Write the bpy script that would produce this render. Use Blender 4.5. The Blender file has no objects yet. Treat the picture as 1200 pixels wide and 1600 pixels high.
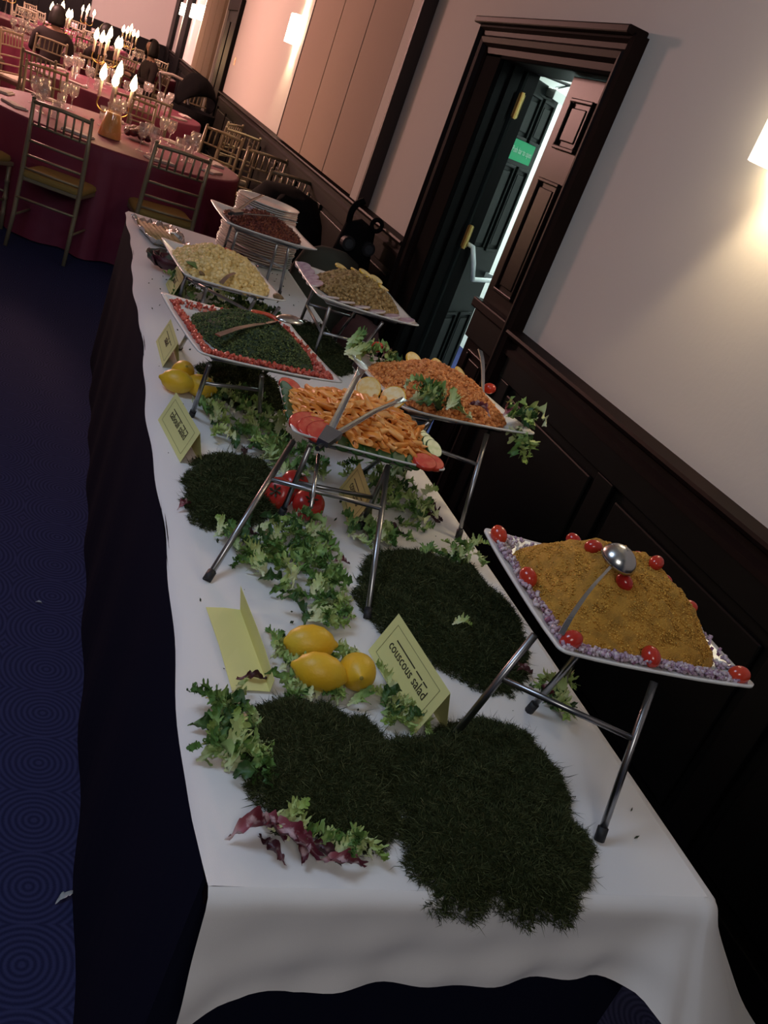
import bpy, math, random
import numpy as np
from mathutils import Vector, Matrix

# ------------------------------------------------------------------ camera, world, lights
S = bpy.context.scene
C = S.collection
S.view_settings.view_transform = 'Standard'
S.view_settings.look = 'None'
S.view_settings.gamma = 1.0
S.view_settings.use_curve_mapping = False
S.view_settings.exposure = 0.0

cam_d = bpy.data.cameras.new('camera')
cam_d.sensor_fit = 'HORIZONTAL'
cam_d.sensor_width = 36.0
cam_d.lens = 36.0 * 1395.0 / 1200.0
cam_d.clip_start = 0.05
cam_o = bpy.data.objects.new('camera', cam_d)
C.objects.link(cam_o)
RT = ((0.90125187, 0.18537684, 0.39163822), (-0.26330369, -0.48352132, 0.83479237), (0.3441166, -0.85547797, -0.38696408))
cam_o.matrix_world = Matrix(((RT[0][0], -RT[0][1], -RT[0][2], 0.0), (RT[1][0], -RT[1][1], -RT[1][2], 0.0),
                             (RT[2][0], -RT[2][1], -RT[2][2], 1.6), (0, 0, 0, 1)))
S.camera = cam_o

w = bpy.data.worlds.new('world')
S.world = w
w.use_nodes = True
w.node_tree.nodes['Background'].inputs[0].default_value = (0.55, 0.65, 1.0, 1)
w.node_tree.nodes['Background'].inputs[1].default_value = 0.035


def area(name, loc, target, size, power, col, sy=None, spread=180):
    d = bpy.data.lights.new(name, 'AREA')
    d.energy = power
    d.color = col
    d.size = size
    d.spread = math.radians(spread)
    if sy:
        d.shape = 'RECTANGLE'
        d.size_y = sy
    o = bpy.data.objects.new(name, d)
    C.objects.link(o)
    o.location = loc
    o.rotation_euler = (Vector(target) - Vector(loc)).to_track_quat('-Z', 'Y').to_euler()
    return o


area('ceiling_light_cool', (-1.1, 1.4, 3.0), (0.55, 1.6, 0.75), 0.9, 20, (0.60, 0.76, 1.0))
area('fill_light_behind', (-0.5, -1.6, 2.9), (0.7, 0.9, 0.6), 1.0, 19, (1.0, 0.95, 0.90))  # added warm fill behind the camera, brightens the cloth's front overhang
area('ceiling_light_pink', (-2.0, 13.0, 2.7), (1.75, 6.5, 1.5), 0.75, 250, (1.0, 0.50, 0.43))
area('ceiling_light_pink_far', (-1.2, 19.0, 3.1), (0.3, 26.0, 1.9), 1.5, 650, (1.0, 0.52, 0.50))
area('door_fill_light', (2.9, 2.5, 2.55), (2.5, 4.0, 0.8), 0.5, 16, (0.80, 1.0, 0.97), 1.0)  # unseen fill added to light the open door leaf and its sign
area('corridor_light', (2.75, 6.3, 2.55), (2.75, 6.0, 0.0), 0.6, 95, (0.80, 1.0, 0.97), 1.6)

# ------------------------------------------------------------------ helpers
rng = np.random.default_rng(7)
random.seed(7)
PI = math.pi


class MB:
    def __init__(s):
        s.v = []
        s.f = []

    def add(s, V, F):
        o = len(s.v)
        s.v.extend([tuple(p) for p in V])
        s.f.extend([tuple(i + o for i in q) for q in F])
        return s

    def box(s, a, b, m=None):
        x0, y0, z0 = a
        x1, y1, z1 = b
        V = [(x0, y0, z0), (x1, y0, z0), (x1, y1, z0), (x0, y1, z0), (x0, y0, z1), (x1, y0, z1), (x1, y1, z1), (x0, y1, z1)]
        if m is not None:
            V = [m @ Vector(p) for p in V]
        return s.add(V, [(3, 2, 1, 0), (4, 5, 6, 7), (0, 1, 5, 4), (1, 2, 6, 5), (2, 3, 7, 6), (3, 0, 4, 7)])

    def tube(s, pts, r, n=8, cap=True):
        P = [Vector(p) for p in pts]
        R = r if isinstance(r, (list, tuple)) else [r] * len(P)
        V = []
        up = None
        for i, p in enumerate(P):
            t = (P[min(i + 1, len(P) - 1)] - P[max(i - 1, 0)]).normalized()
            if up is None:
                up = t.orthogonal().normalized()
            else:
                up = (up - t * up.dot(t))
                up = up.normalized() if up.length > 1e-6 else t.orthogonal().normalized()
            b = t.cross(up)
            for k in range(n):
                a = 2 * PI * k / n
                V.append(p + (up * math.cos(a) + b * math.sin(a)) * R[i])
        F = []
        for i in range(len(P) - 1):
            for k in range(n):
                F.append((i * n + k, i * n + (k + 1) % n, (i + 1) * n + (k + 1) % n, (i + 1) * n + k))
        if cap:
            F.append(tuple(range(n - 1, -1, -1)))
            F.append(tuple((len(P) - 1) * n + k for k in range(n)))
        return s.add(V, F)

    def lathe(s, prof, n=20, c=(0, 0, 0), m=None, sx=1, sy=1):
        V, F, rows = [], [], []
        for r, z in prof:
            if r < 1e-6:
                rows.append([len(V)])
                V.append(Vector((0, 0, z)))
            else:
                rows.append(list(range(len(V), len(V) + n)))
                for k in range(n):
                    a = 2 * PI * k / n
                    V.append(Vector((r * math.cos(a) * sx, r * math.sin(a) * sy, z)))
        for a, b in zip(rows, rows[1:]):
            for k in range(n):
                q = []
                for i in (a[k % len(a)], a[(k + 1) % len(a)], b[(k + 1) % len(b)], b[k % len(b)]):
                    if i not in q:
                        q.append(i)
                if len(q) > 2:
                    F.append(tuple(q))
        V = [(m @ p if m is not None else p) + Vector(c) for p in V]
        return s.add(V, F)

    def grid(s, rows):
        n, m = len(rows), len(rows[0])
        return s.add([p for r in rows for p in r], [(i * m + j, i * m + j + 1, (i + 1) * m + j + 1, (i + 1) * m + j) for i in range(n - 1) for j in range(m - 1)])


def fix_normals(me):
    import bmesh
    bm = bmesh.new()
    bm.from_mesh(me)
    bmesh.ops.recalc_face_normals(bm, faces=bm.faces)
    bm.to_mesh(me)
    bm.free()


def obj(name, mb, mat, parent=None, smooth=False, loc=None, rot=None, fix=True, bevel=0, solid=0):
    if isinstance(mb, bpy.types.Mesh):
        me = mb
    else:
        me = bpy.data.meshes.new(name)
        me.from_pydata(mb.v, [], mb.f)
        if fix:
            fix_normals(me)
        if smooth:
            me.polygons.foreach_set('use_smooth', [True] * len(me.polygons))
    if mat and not me.materials:
        me.materials.append(mat)
    o = bpy.data.objects.new(name, me)
    C.objects.link(o)
    if parent:
        o.parent = parent
    if loc is not None:
        o.location = loc
    if rot is not None:
        o.rotation_euler = rot
    if bevel:
        b = o.modifiers.new('bevel', 'BEVEL')
        b.width = bevel
        b.segments = 2
        b.limit_method = 'ANGLE'
    if solid:
        b = o.modifiers.new('solid', 'SOLIDIFY')
        b.thickness = solid
    return o


def npmesh(name, V, F, mat, smooth=False):
    me = bpy.data.meshes.new(name)
    V = np.asarray(V, dtype=np.float32)
    F = np.asarray(F, dtype=np.int32)
    k = F.shape[1]
    me.vertices.add(len(V))
    me.vertices.foreach_set('co', V.ravel())
    me.loops.add(F.size)
    me.loops.foreach_set('vertex_index', F.ravel())
    me.polygons.add(len(F))
    me.polygons.foreach_set('loop_start', np.arange(0, F.size, k, dtype=np.int32))
    if smooth:
        me.polygons.foreach_set('use_smooth', np.ones(len(F), dtype=bool))
    me.update(calc_edges=True)
    me.validate()
    me.materials.append(mat)
    return me


def tag(o, label=None, cat=None, group=None, kind=None):
    if label:
        o['label'] = label
    if cat:
        o['category'] = cat
    if group:
        o['group'] = group
    if kind:
        o['kind'] = kind
    return o


def thing(name, label, cat, loc=(0, 0, 0), rz=0, group=None):
    o = bpy.data.objects.new(name, None)
    C.objects.link(o)
    o.empty_display_size = 0.05
    o.location = loc
    o.rotation_euler = (0, 0, rz)
    return tag(o, label, cat, group)


def dup(root, loc, rz, label, group=None, scale=None):
    r = root.copy()
    C.objects.link(r)
    r.location = loc
    r.rotation_euler = (0, 0, rz)
    if scale:
        r.scale = scale
    tag(r, label, None, group)
    for ch in root.children:
        c = ch.copy()
        C.objects.link(c)
        c.parent = r
        for g in ch.children:
            d = g.copy()
            C.objects.link(d)
            d.parent = c
    return r


def rotm(yaw=0, pitch=0, roll=0):
    return Matrix.Rotation(yaw, 3, 'Z') @ Matrix.Rotation(pitch, 3, 'Y') @ Matrix.Rotation(roll, 3, 'X')


# ------------------------------------------------------------------ materials
def mat(name, col, rough=0.6, metal=0.0, spec=0.5, var=None, bump=None, island=None, objrand=None, emit=None, coat=0, sss=0, grad=None):
    m = bpy.data.materials.new(name)
    m.use_nodes = True
    N, L = m.node_tree.nodes, m.node_tree.links
    b = N['Principled BSDF']
    b.inputs['Base Color'].default_value = (*col, 1)
    b.inputs['Roughness'].default_value = rough
    b.inputs['Metallic'].default_value = metal
    b.inputs['Specular IOR Level'].default_value = spec
    if coat:
        b.inputs['Coat Weight'].default_value = coat
        b.inputs['Coat Roughness'].default_value = 0.12
    if sss:
        b.inputs['Subsurface Weight'].default_value = sss
        b.inputs['Subsurface Radius'].default_value = (0.01, 0.006, 0.003)
    tc = N.new('ShaderNodeTexCoord')
    src = None
    if grad:   # gradient along the object's own x axis: [(pos, colour), ...] over length grad[0]
        sx = N.new('ShaderNodeSeparateXYZ')
        L.new(tc.outputs['Object'], sx.inputs[0])
        mr = N.new('ShaderNodeMapRange')
        L.new(sx.outputs[0], mr.inputs[0])
        mr.inputs[2].default_value = grad[0]
        src = mr.outputs[0]
        stops = grad[1]
    if island:
        g = N.new('ShaderNodeNewGeometry')
        src = g.outputs['Random Per Island']
        stops = island
    if objrand:
        g = N.new('ShaderNodeObjectInfo')
        src = g.outputs['Random']
        stops = objrand
    colout = None
    if src is not None:
        r = N.new('ShaderNodeValToRGB')
        el = r.color_ramp.elements
        while len(el) < len(stops):
            el.new(0.5)
        for e, (p, c) in zip(el, stops):
            e.position = p
            e.color = (*c, 1)
        L.new(src, r.inputs[0])
        colout = r.outputs[0]
    if var:    # (scale, second colour, low, high)
        n = N.new('ShaderNodeTexNoise')
        n.inputs['Scale'].default_value = var[0]
        n.inputs['Detail'].default_value = 5
        L.new(tc.outputs['Object'], n.inputs['Vector'])
        mr = N.new('ShaderNodeMapRange')
        L.new(n.outputs[0], mr.inputs[0])
        mr.inputs[1].default_value = var[2]
        mr.inputs[2].default_value = var[3]
        mx = N.new('ShaderNodeMix')
        mx.data_type = 'RGBA'
        L.new(mr.outputs[0], mx.inputs[0])
        if colout:
            L.new(colout, mx.inputs[6])
        else:
            mx.inputs[6].default_value = (*col, 1)
        mx.inputs[7].default_value = (*var[1], 1)
        colout = mx.outputs[2]
    if colout:
        L.new(colout, b.inputs['Base Color'])
    if bump:   # (scale, strength, distance)
        n = N.new('ShaderNodeTexNoise')
        n.inputs['Scale'].default_value = bump[0]
        n.inputs['Detail'].default_value = 4
        L.new(tc.outputs['Object'], n.inputs['Vector'])
        bp = N.new('ShaderNodeBump')
        bp.inputs['Strength'].default_value = bump[1]
        bp.inputs['Distance'].default_value = bump[2]
        L.new(n.outputs[0], bp.inputs['Height'])
        L.new(bp.outputs[0], b.inputs['Normal'])
    if emit:
        b.inputs['Emission Color'].default_value = (*emit[0], 1)
        b.inputs['Emission Strength'].default_value = emit[1]
    return m


def glass_mat(name, tint=(1, 1, 1), mixf=0.16, rough=0.08):
    m = bpy.data.materials.new(name)
    m.use_nodes = True
    N, L = m.node_tree.nodes, m.node_tree.links
    N.remove(N['Principled BSDF'])
    t = N.new('ShaderNodeBsdfTransparent')
    t.inputs[0].default_value = (*tint, 1)
    g = N.new('ShaderNodeBsdfGlossy')
    g.inputs['Roughness'].default_value = rough
    df = N.new('ShaderNodeBsdfDiffuse')
    df.inputs[0].default_value = (0.9, 0.85, 0.82, 1)
    mx = N.new('ShaderNodeMixShader')
    mx.inputs[0].default_value = 0.10
    L.new(t.outputs[0], mx.inputs[1])
    L.new(df.outputs[0], mx.inputs[2])
    x = N.new('ShaderNodeMixShader')
    x.inputs[0].default_value = mixf
    L.new(mx.outputs[0], x.inputs[1])
    L.new(g.outputs[0], x.inputs[2])
    L.new(x.outputs[0], N['Material Output'].inputs[0])
    return m


M = {}
M['plaster'] = mat('cream plaster', (0.60, 0.56, 0.51), 0.85, bump=(60, 0.15, 0.002))
M['white_paint'] = mat('white paint', (0.78, 0.80, 0.78), 0.7)
M['wood'] = mat('dark mahogany', (0.011, 0.0048, 0.0042), 0.52, spec=0.07, var=(9, (0.008, 0.004, 0.0035), 0.35, 0.65))
M['door_wood'] = mat('polished mahogany door', (0.012, 0.005, 0.0042), 0.36, spec=0.10, var=(9, (0.007, 0.0035, 0.003), 0.35, 0.65))
M['black_wood'] = mat('black stained wood', (0.0030, 0.0027, 0.0026), 0.45, spec=0.12, var=(9, (0.002, 0.0019, 0.0018), 0.35, 0.65))
M['green_black'] = mat('black green door paint', (0.008, 0.0105, 0.010), 0.5, spec=0.08)
M['matt_black'] = mat('matt black reveal', (0.004, 0.0035, 0.0035), 0.9, spec=0.02)
M['panel'] = mat('beige fabric panel', (0.36, 0.27, 0.21), 0.9, bump=(300, 0.2, 0.001))
M['seam'] = mat('dark brown seam', (0.03, 0.012, 0.009), 0.6)
M['brass'] = mat('brass', (0.62, 0.44, 0.14), 0.32, 1.0)
M['copper'] = mat('copper switch plate', (0.80, 0.50, 0.36), 0.30, 1.0)
M['chrome'] = mat('steel', (0.55, 0.55, 0.54), 0.24, 1.0)
M['steel_dark'] = mat('brushed steel', (0.36, 0.36, 0.37), 0.30, 1.0)
M['rubber'] = mat('black rubber', (0.012, 0.012, 0.014), 0.6)
M['cloth'] = mat('white cotton cloth', (0.78, 0.77, 0.77), 0.9, spec=0.2, bump=(700, 0.15, 0.0006))
M['skirt'] = mat('navy table skirt', (0.0075, 0.0085, 0.021), 0.95, spec=0.03, bump=(400, 0.2, 0.001))
M['china'] = mat('white china', (0.74, 0.73, 0.70), 0.16, spec=0.6)
M['card'] = mat('yellow card', (0.72, 0.70, 0.30), 0.8, spec=0.2)
M['ink'] = mat('brown black ink', (0.035, 0.03, 0.015), 0.8)
M['ink_pale'] = mat('thin grey ink', (0.22, 0.22, 0.11), 0.8)
M['lemon'] = mat('lemon peel', (0.80, 0.46, 0.02), 0.42, bump=(220, 0.25, 0.002), var=(12, (0.72, 0.50, 0.04), 0.4, 0.7))
M['lemon_tip'] = mat('lemon stem scar', (0.32, 0.24, 0.03), 0.7)
M['lemon_flesh'] = mat('lemon flesh', (0.80, 0.55, 0.16), 0.4, var=(90, (0.85, 0.68, 0.34), 0.4, 0.6))
M['tomato'] = mat('tomato skin', (0.50, 0.030, 0.022), 0.22, spec=0.55, var=(14, (0.55, 0.06, 0.02), 0.45, 0.8))
M['tomato_cut'] = mat('cut tomato', (0.62, 0.07, 0.045), 0.3, var=(60, (0.70, 0.16, 0.09), 0.45, 0.65))
M['calyx'] = mat('tomato calyx', (0.03, 0.035, 0.012), 0.7)
M['cherry'] = mat('cherry tomato', (0.46, 0.022, 0.018), 0.16, spec=0.6, objrand=[(0, (0.42, 0.016, 0.016)), (1, (0.58, 0.05, 0.02))])
M['cucumber'] = mat('cucumber flesh', (0.45, 0.55, 0.25), 0.35, var=(70, (0.60, 0.66, 0.40), 0.4, 0.6))
M['cuke_skin'] = mat('cucumber skin', (0.020, 0.07, 0.014), 0.4)
M['moss_base'] = mat('moss bed', (0.018, 0.025, 0.009), 0.95, spec=0.1)
M['moss'] = mat('moss', (0.03, 0.04, 0.012), 0.85, spec=0.15, island=[(0, (0.023, 0.031, 0.011)), (0.6, (0.043, 0.055, 0.020)), (1, (0.100, 0.108, 0.046))])
GR = [(0.0, (0.62, 0.68, 0.42)), (0.3, (0.36, 0.50, 0.18)), (0.62, (0.13, 0.26, 0.055)), (1.0, (0.05, 0.125, 0.028))]
GR2 = [(0.0, (0.68, 0.70, 0.46)), (0.5, (0.48, 0.57, 0.23)), (1.0, (0.26, 0.40, 0.09))]
GR3 = [(0.0, (0.12, 0.20, 0.06)), (0.4, (0.045, 0.11, 0.028)), (1.0, (0.022, 0.065, 0.016))]
M['leaf'] = mat('curly leaf', (0.1, 0.2, 0.05), 0.55, spec=0.35, grad=(0.085, GR), var=(45, (0.03, 0.08, 0.02), 0.55, 0.75))
M['leaf_fr'] = mat('frilly endive', (0.1, 0.2, 0.05), 0.55, spec=0.35, grad=(0.10, [(0.0, (0.60, 0.66, 0.40)), (0.25, (0.30, 0.44, 0.14)), (0.55, (0.11, 0.23, 0.05)), (1.0, (0.05, 0.13, 0.03))]), var=(40, (0.05, 0.12, 0.03), 0.5, 0.8))
M['leaf_pale'] = mat('pale curly leaf', (0.3, 0.4, 0.15), 0.55, spec=0.35, grad=(0.085, GR2))
M['leaf_dark'] = mat('dark green leaf', (0.05, 0.1, 0.03), 0.5, spec=0.4, grad=(0.07, GR3))
M['radicchio'] = mat('radicchio leaf', (0.15, 0.02, 0.04), 0.45, spec=0.4, grad=(0.075, [(0, (0.62, 0.52, 0.50)), (0.3, (0.34, 0.10, 0.13)), (0.55, (0.15, 0.022, 0.035)), (1, (0.085, 0.014, 0.026))]), var=(55, (0.50, 0.34, 0.36), 0.52, 0.62))
M['radi_dark'] = mat('dark radicchio leaf', (0.06, 0.012, 0.02), 0.45, grad=(0.07, [(0, (0.20, 0.08, 0.09)), (0.4, (0.065, 0.012, 0.02)), (1, (0.035, 0.009, 0.014))]))
M['carpet'] = None
M['gold'] = mat('gold paint', (0.33, 0.27, 0.175), 0.42, 0.4)
M['gold_far'] = mat('gold paint far', (0.32, 0.26, 0.17), 0.5, 0.25)
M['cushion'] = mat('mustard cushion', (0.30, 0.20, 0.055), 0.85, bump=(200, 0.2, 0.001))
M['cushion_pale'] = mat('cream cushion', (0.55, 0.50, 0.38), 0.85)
M['burgundy'] = mat('burgundy tablecloth', (0.19, 0.027, 0.066), 0.6, spec=0.4, var=(3, (0.19, 0.02, 0.055), 0.35, 0.7))
M['napkin'] = mat('pale napkin', (0.62, 0.54, 0.50), 0.9)
M['glass'] = glass_mat('clear glass')
M['wax'] = mat('candle wax', (0.90, 0.80, 0.65), 0.5)
M['flame'] = mat('flame', (1, 0.8, 0.5), 0.5, emit=((1.0, 0.72, 0.38), 18))
M['juice'] = mat('orange juice', (1.0, 0.46, 0.03), 0.3, sss=0.8)
M['black_fabric'] = mat('black fabric', (0.004, 0.004, 0.005), 0.9, spec=0.05, var=(14, (0.007, 0.0065, 0.0065), 0.4, 0.7))
M['olive_fabric'] = mat('olive grey fabric', (0.045, 0.042, 0.034), 0.9, spec=0.2, bump=(250, 0.3, 0.001))
M['red_fabric'] = mat('dark red fabric', (0.045, 0.010, 0.012), 0.85)
M['grey_plastic'] = mat('grey plastic', (0.045, 0.047, 0.055), 0.5)
M['skin'] = mat('skin', (0.42, 0.24, 0.17), 0.55)
M['hair'] = mat('dark hair', (0.010, 0.007, 0.006), 0.5)
M['dress'] = mat('dark dress', (0.022, 0.012, 0.013), 0.8)
M['foil'] = mat('kitchen foil', (0.72, 0.72, 0.72), 0.22, 1.0, bump=(70, 0.9, 0.006))
M['bread'] = mat('breadstick', (0.50, 0.36, 0.16), 0.75, var=(40, (0.36, 0.23, 0.09), 0.45, 0.7))
M['sign'] = mat('green sign', (0.012, 0.50, 0.20), 0.5, spec=0.1)
M['sign_text'] = mat('mint lettering', (0.62, 0.95, 0.76), 0.5, spec=0.1)
M['push'] = mat('white push bar', (0.80, 0.86, 0.86), 0.3)
M['shade'] = mat('lit sconce shade', (0.95, 0.90, 0.8), 0.6, emit=((1.0, 0.86, 0.60), 9.0))
M['couscous'] = mat('couscous', (0.55, 0.275, 0.036), 0.85, var=(50, (0.36, 0.18, 0.024), 0.42, 0.68), bump=(420, 0.8, 0.004))
M['couscous_g'] = mat('couscous grain', (0.5, 0.25, 0.03), 0.8, island=[(0, (0.44, 0.21, 0.024)), (0.6, (0.58, 0.29, 0.040)), (0.95, (0.78, 0.45, 0.08)), (1, (0.12, 0.11, 0.025))])
M['onion'] = mat('red onion dice', (0.5, 0.4, 0.5), 0.4, island=[(0, (0.30, 0.16, 0.28)), (0.35, (0.50, 0.38, 0.48)), (0.7, (0.66, 0.58, 0.62)), (1, (0.22, 0.07, 0.15))])
M['onion_ring'] = mat('red onion slice', (0.40, 0.25, 0.33), 0.35, var=(50, (0.55, 0.42, 0.48), 0.4, 0.6))
M['penne'] = mat('sauced penne', (0.66, 0.21, 0.035), 0.38, spec=0.5, objrand=[(0, (0.66, 0.20, 0.028)), (0.5, (0.85, 0.32, 0.06)), (1, (0.92, 0.46, 0.14))])
M['sauce'] = mat('orange sauce', (0.42, 0.11, 0.015), 0.5, bump=(120, 0.6, 0.006))
M['parsley'] = mat('chopped parsley', (0.03, 0.06, 0.02), 0.65, island=[(0, (0.026, 0.042, 0.008)), (0.6, (0.055, 0.080, 0.016)), (1, (0.14, 0.18, 0.05))])
M['parsley_b'] = mat('parsley bed', (0.018, 0.035, 0.014), 0.8)
M['red_border'] = mat('chopped red tomato', (0.5, 0.07, 0.05), 0.4, island=[(0, (0.40, 0.04, 0.025)), (0.7, (0.58, 0.10, 0.06)), (1, (0.66, 0.22, 0.15))])
M['rice'] = mat('red bulgur', (0.5, 0.17, 0.04), 0.55, island=[(0, (0.46, 0.13, 0.025)), (0.6, (0.68, 0.23, 0.05)), (1, (0.78, 0.34, 0.11))])
M['rice_b'] = mat('red bulgur bed', (0.34, 0.09, 0.018), 0.7)
M['chick'] = mat('chickpea', (0.3, 0.19, 0.07), 0.6, island=[(0, (0.20, 0.12, 0.035)), (0.6, (0.32, 0.20, 0.07)), (1, (0.42, 0.30, 0.13))])
M['chick_b'] = mat('chickpea bed', (0.18, 0.10, 0.03), 0.8)
M['potato'] = mat('creamy potato', (0.6, 0.46, 0.2), 0.55, island=[(0, (0.62, 0.42, 0.14)), (0.6, (0.76, 0.55, 0.22)), (1, (0.84, 0.66, 0.33))])
M['potato_b'] = mat('creamy dressing', (0.58, 0.38, 0.12), 0.6)
M['beet'] = mat('red shreds', (0.16, 0.03, 0.02), 0.45, island=[(0, (0.10, 0.016, 0.013)), (0.6, (0.19, 0.04, 0.022)), (1, (0.30, 0.09, 0.035))])
M['beet_b'] = mat('red shred bed', (0.08, 0.014, 0.012), 0.6)
M['pepper'] = mat('red pepper', (0.55, 0.07, 0.03), 0.3)
M['mushroom'] = mat('brown mushroom', (0.18, 0.11, 0.05), 0.5)
M['petal'] = mat('pale petal', (0.42, 0.44, 0.46), 0.7)
M['crumb'] = mat('crumb', (0.03, 0.045, 0.02), 0.8)


def carpet_mat():
    m = bpy.data.materials.new('navy ring carpet')
    m.use_nodes = True
    N, L = m.node_tree.nodes, m.node_tree.links
    b = N['Principled BSDF']
    b.inputs['Roughness'].default_value = 0.95
    b.inputs['Specular IOR Level'].default_value = 0.1
    tc = N.new('ShaderNodeTexCoord')
    mp = N.new('ShaderNodeMapping')
    mp.inputs['Location'].default_value = (-0.2 + 0.115, -1.16 + 0.0875, 0)
    L.new(tc.outputs['Object'], mp.inputs[0])
    # cell-local coordinates: 0.23 m x 0.175 m cells, each with concentric rings
    wr = N.new('ShaderNodeVectorMath')
    wr.operation = 'WRAP'
    wr.inputs[1].default_value = (0.115, 0.0875, 1)
    wr.inputs[2].default_value = (-0.115, -0.0875, -1)
    sub = N.new('ShaderNodeVectorMath')
    sub.operation = 'SUBTRACT'
    sub.inputs[1].default_value = (0.115, 0.0875, 0)
    L.new(mp.outputs[0], sub.inputs[0])
    L.new(sub.outputs[0], wr.inputs[0])
    ln = N.new('ShaderNodeVectorMath')
    ln.operation = 'LENGTH'
    L.new(wr.outputs[0], ln.inputs[0])
    mu = N.new('ShaderNodeMath')
    mu.operation = 'MULTIPLY'
    mu.inputs[1].default_value = 2 * PI / 0.0135
    L.new(ln.outputs['Value'], mu.inputs[0])
    sn = N.new('ShaderNodeMath')
    sn.operation = 'SINE'
    L.new(mu.outputs[0], sn.inputs[0])
    ns = N.new('ShaderNodeTexNoise')
    ns.inputs['Scale'].default_value = 350
    L.new(tc.outputs['Object'], ns.inputs['Vector'])
    ad = N.new('ShaderNodeMath')
    ad.operation = 'MULTIPLY_ADD'
    ad.inputs[1].default_value = 0.5
    L.new(sn.outputs[0], ad.inputs[0])
    L.new(ns.outputs[0], ad.inputs[2])
    r = N.new('ShaderNodeValToRGB')
    r.color_ramp.elements[0].color = (0.013, 0.017, 0.060, 1)
    r.color_ramp.elements[1].color = (0.030, 0.037, 0.110, 1)
    L.new(ad.outputs[0], r.inputs[0])
    L.new(r.outputs[0], b.inputs['Base Color'])
    return m


M['carpet'] = carpet_mat()

# ------------------------------------------------------------------ the room
WX = 1.75          # plane of the wall with the doors
YB = 26.0          # back wall
HC = 3.3           # ceiling


def struct(name, mb, m, parent=None, **k):
    o = obj(name, mb, m, parent, **k)
    if parent is None:
        o['kind'] = 'structure'
    return o


struct('floor', MB().box((-6, -3, -0.05), (WX + 2.2, YB + 0.2, 0)), M['carpet'])
struct('ceiling', MB().box((-6, -0.6, HC), (WX, YB + 0.2, HC + 0.1)), M['white_paint'])
struct('wall_left', MB().box((-6.1, -3, 0), (-6, YB, HC)), M['plaster'])
struct('wall_back', MB().box((-6, YB, 0), (WX + 0.2, YB + 0.15, HC)), M['plaster'])
# wall with the doors, in one mesh round the opening y 3.22..4.36, z 0..2.02
DY0, DY1, DZ = 3.22, 4.37, 2.0
wr_ = MB()
wr_.box((WX, -3, 0), (WX + 0.2, DY0, HC))
wr_.box((WX, DY1, 0), (WX + 0.2, YB, HC))
wr_.box((WX, DY0, DZ), (WX + 0.2, DY1, HC))
wall_right = struct('wall_right', wr_, M['plaster'])


def wains(y0, y1, n, root):
    """dark panelled wainscot: backing, stiles, rails and raised panels on the wall, x just inside WX"""
    bk = MB().box((WX - 0.015, y0, 0.0), (WX, y1, 0.99))
    obj('wainscot_board', bk, M['black_wood'], root)
    fr = MB()
    fr.box((WX - 0.035, y0, 0.12), (WX - 0.015, y1, 0.24))
    fr.box((WX - 0.035, y0, 0.84), (WX - 0.015, y1, 0.93))
    obj('wainscot_rail', fr, M['black_wood'], root, bevel=0.004)
    st = (y1 - y0) / n
    for i in range(n + 1):
        c = min(max(y0 + i * st, y0 + 0.05), y1 - 0.05)
        obj('wainscot_stile', MB().box((WX - 0.034, c - 0.05, 0.24), (WX - 0.015, c + 0.05, 0.84)), M['black_wood'], root, bevel=0.004)
    for i in range(n):
        a, b = y0 + i * st + 0.085, y0 + (i + 1) * st - 0.085
        obj('wainscot_panel', MB().box((WX - 0.028, a, 0.275), (WX - 0.015, b, 0.805)), M['black_wood'], root, bevel=0.01)


def dado(name, y0, y1):
    r = MB()
    prof = [(0.0, 0.925), (0.045, 0.93), (0.045, 0.95), (0.03, 0.965), (0.03, 0.985), (0.062, 1.0), (0.07, 1.012), (0.066, 1.022), (0.0, 1.03)]
    rows = [[(WX - a, y, z) for a, z in prof] for y in (y0, y1)]
    r.grid(rows)
    r.add(rows[0], [tuple(range(len(prof)))])
    r.add(rows[1], [tuple(range(len(prof)))[::-1]])
    return struct(name, r, M['wood'])


wn = struct('trim_1', MB().box((WX - 0.05, -0.5, 0.0), (WX, 3.15, 0.12)), M['black_wood'], bevel=0.006)
wains(-0.5, 3.13, 4, wn)
wn2 = struct('trim_2', MB().box((WX - 0.05, 4.68, 0.0), (WX, 13.7, 0.12)), M['black_wood'], bevel=0.006)
wains(4.70, 13.7, 9, wn2)
wn3 = struct('trim_3', MB().box((WX - 0.05, 15.2, 0.0), (WX, YB, 0.12)), M['black_wood'], bevel=0.006)
wains(15.2, YB, 8, wn3)
dado('trim_4', -0.5, 3.158)
dado('trim_5', 4.668, 13.72)
dado('trim_6', 15.2, YB)
# back wall: dark dado and a dark double door
bw = MB()
bw.box((-0.2, YB - 0.03, 0), (WX, YB, 1.0))
bw.box((-0.2, YB - 0.06, 0.98), (WX, YB, 1.04))
bw.box((-6, YB - 0.03, 0), (-2.6, YB, 1.0))
struct('trim_7', bw, M['black_wood'])
d4 = struct('door_4', MB().box((-2.6, YB - 0.05, 0), (-0.2, YB, 2.3)), M['black_wood'])
for x in (-2.5, -1.9, -1.35, -0.8):
    obj('panel', MB().box((x, YB - 0.07, 0.25), (x + 0.42, YB - 0.05, 2.1)), M['black_wood'], d4, bevel=0.01)
# two dark pilasters near the far corner
for i, (a, b) in enumerate(((21.2, 22.4), (24.6, 25.7))):
    struct('trim_%d' % (8 + i), MB().box((WX - 0.08, a, 0), (WX, b, HC)), M['black_wood'], bevel=0.01)

# doorway casing with stepped profile (outer y 3.16..4.68, z to 2.13)
cs = struct('trim_10', MB().box((WX - 0.002, DY0 - 0.0, DZ - 0.015), (WX + 0.2, DY1, DZ)), M['wood'])


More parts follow.
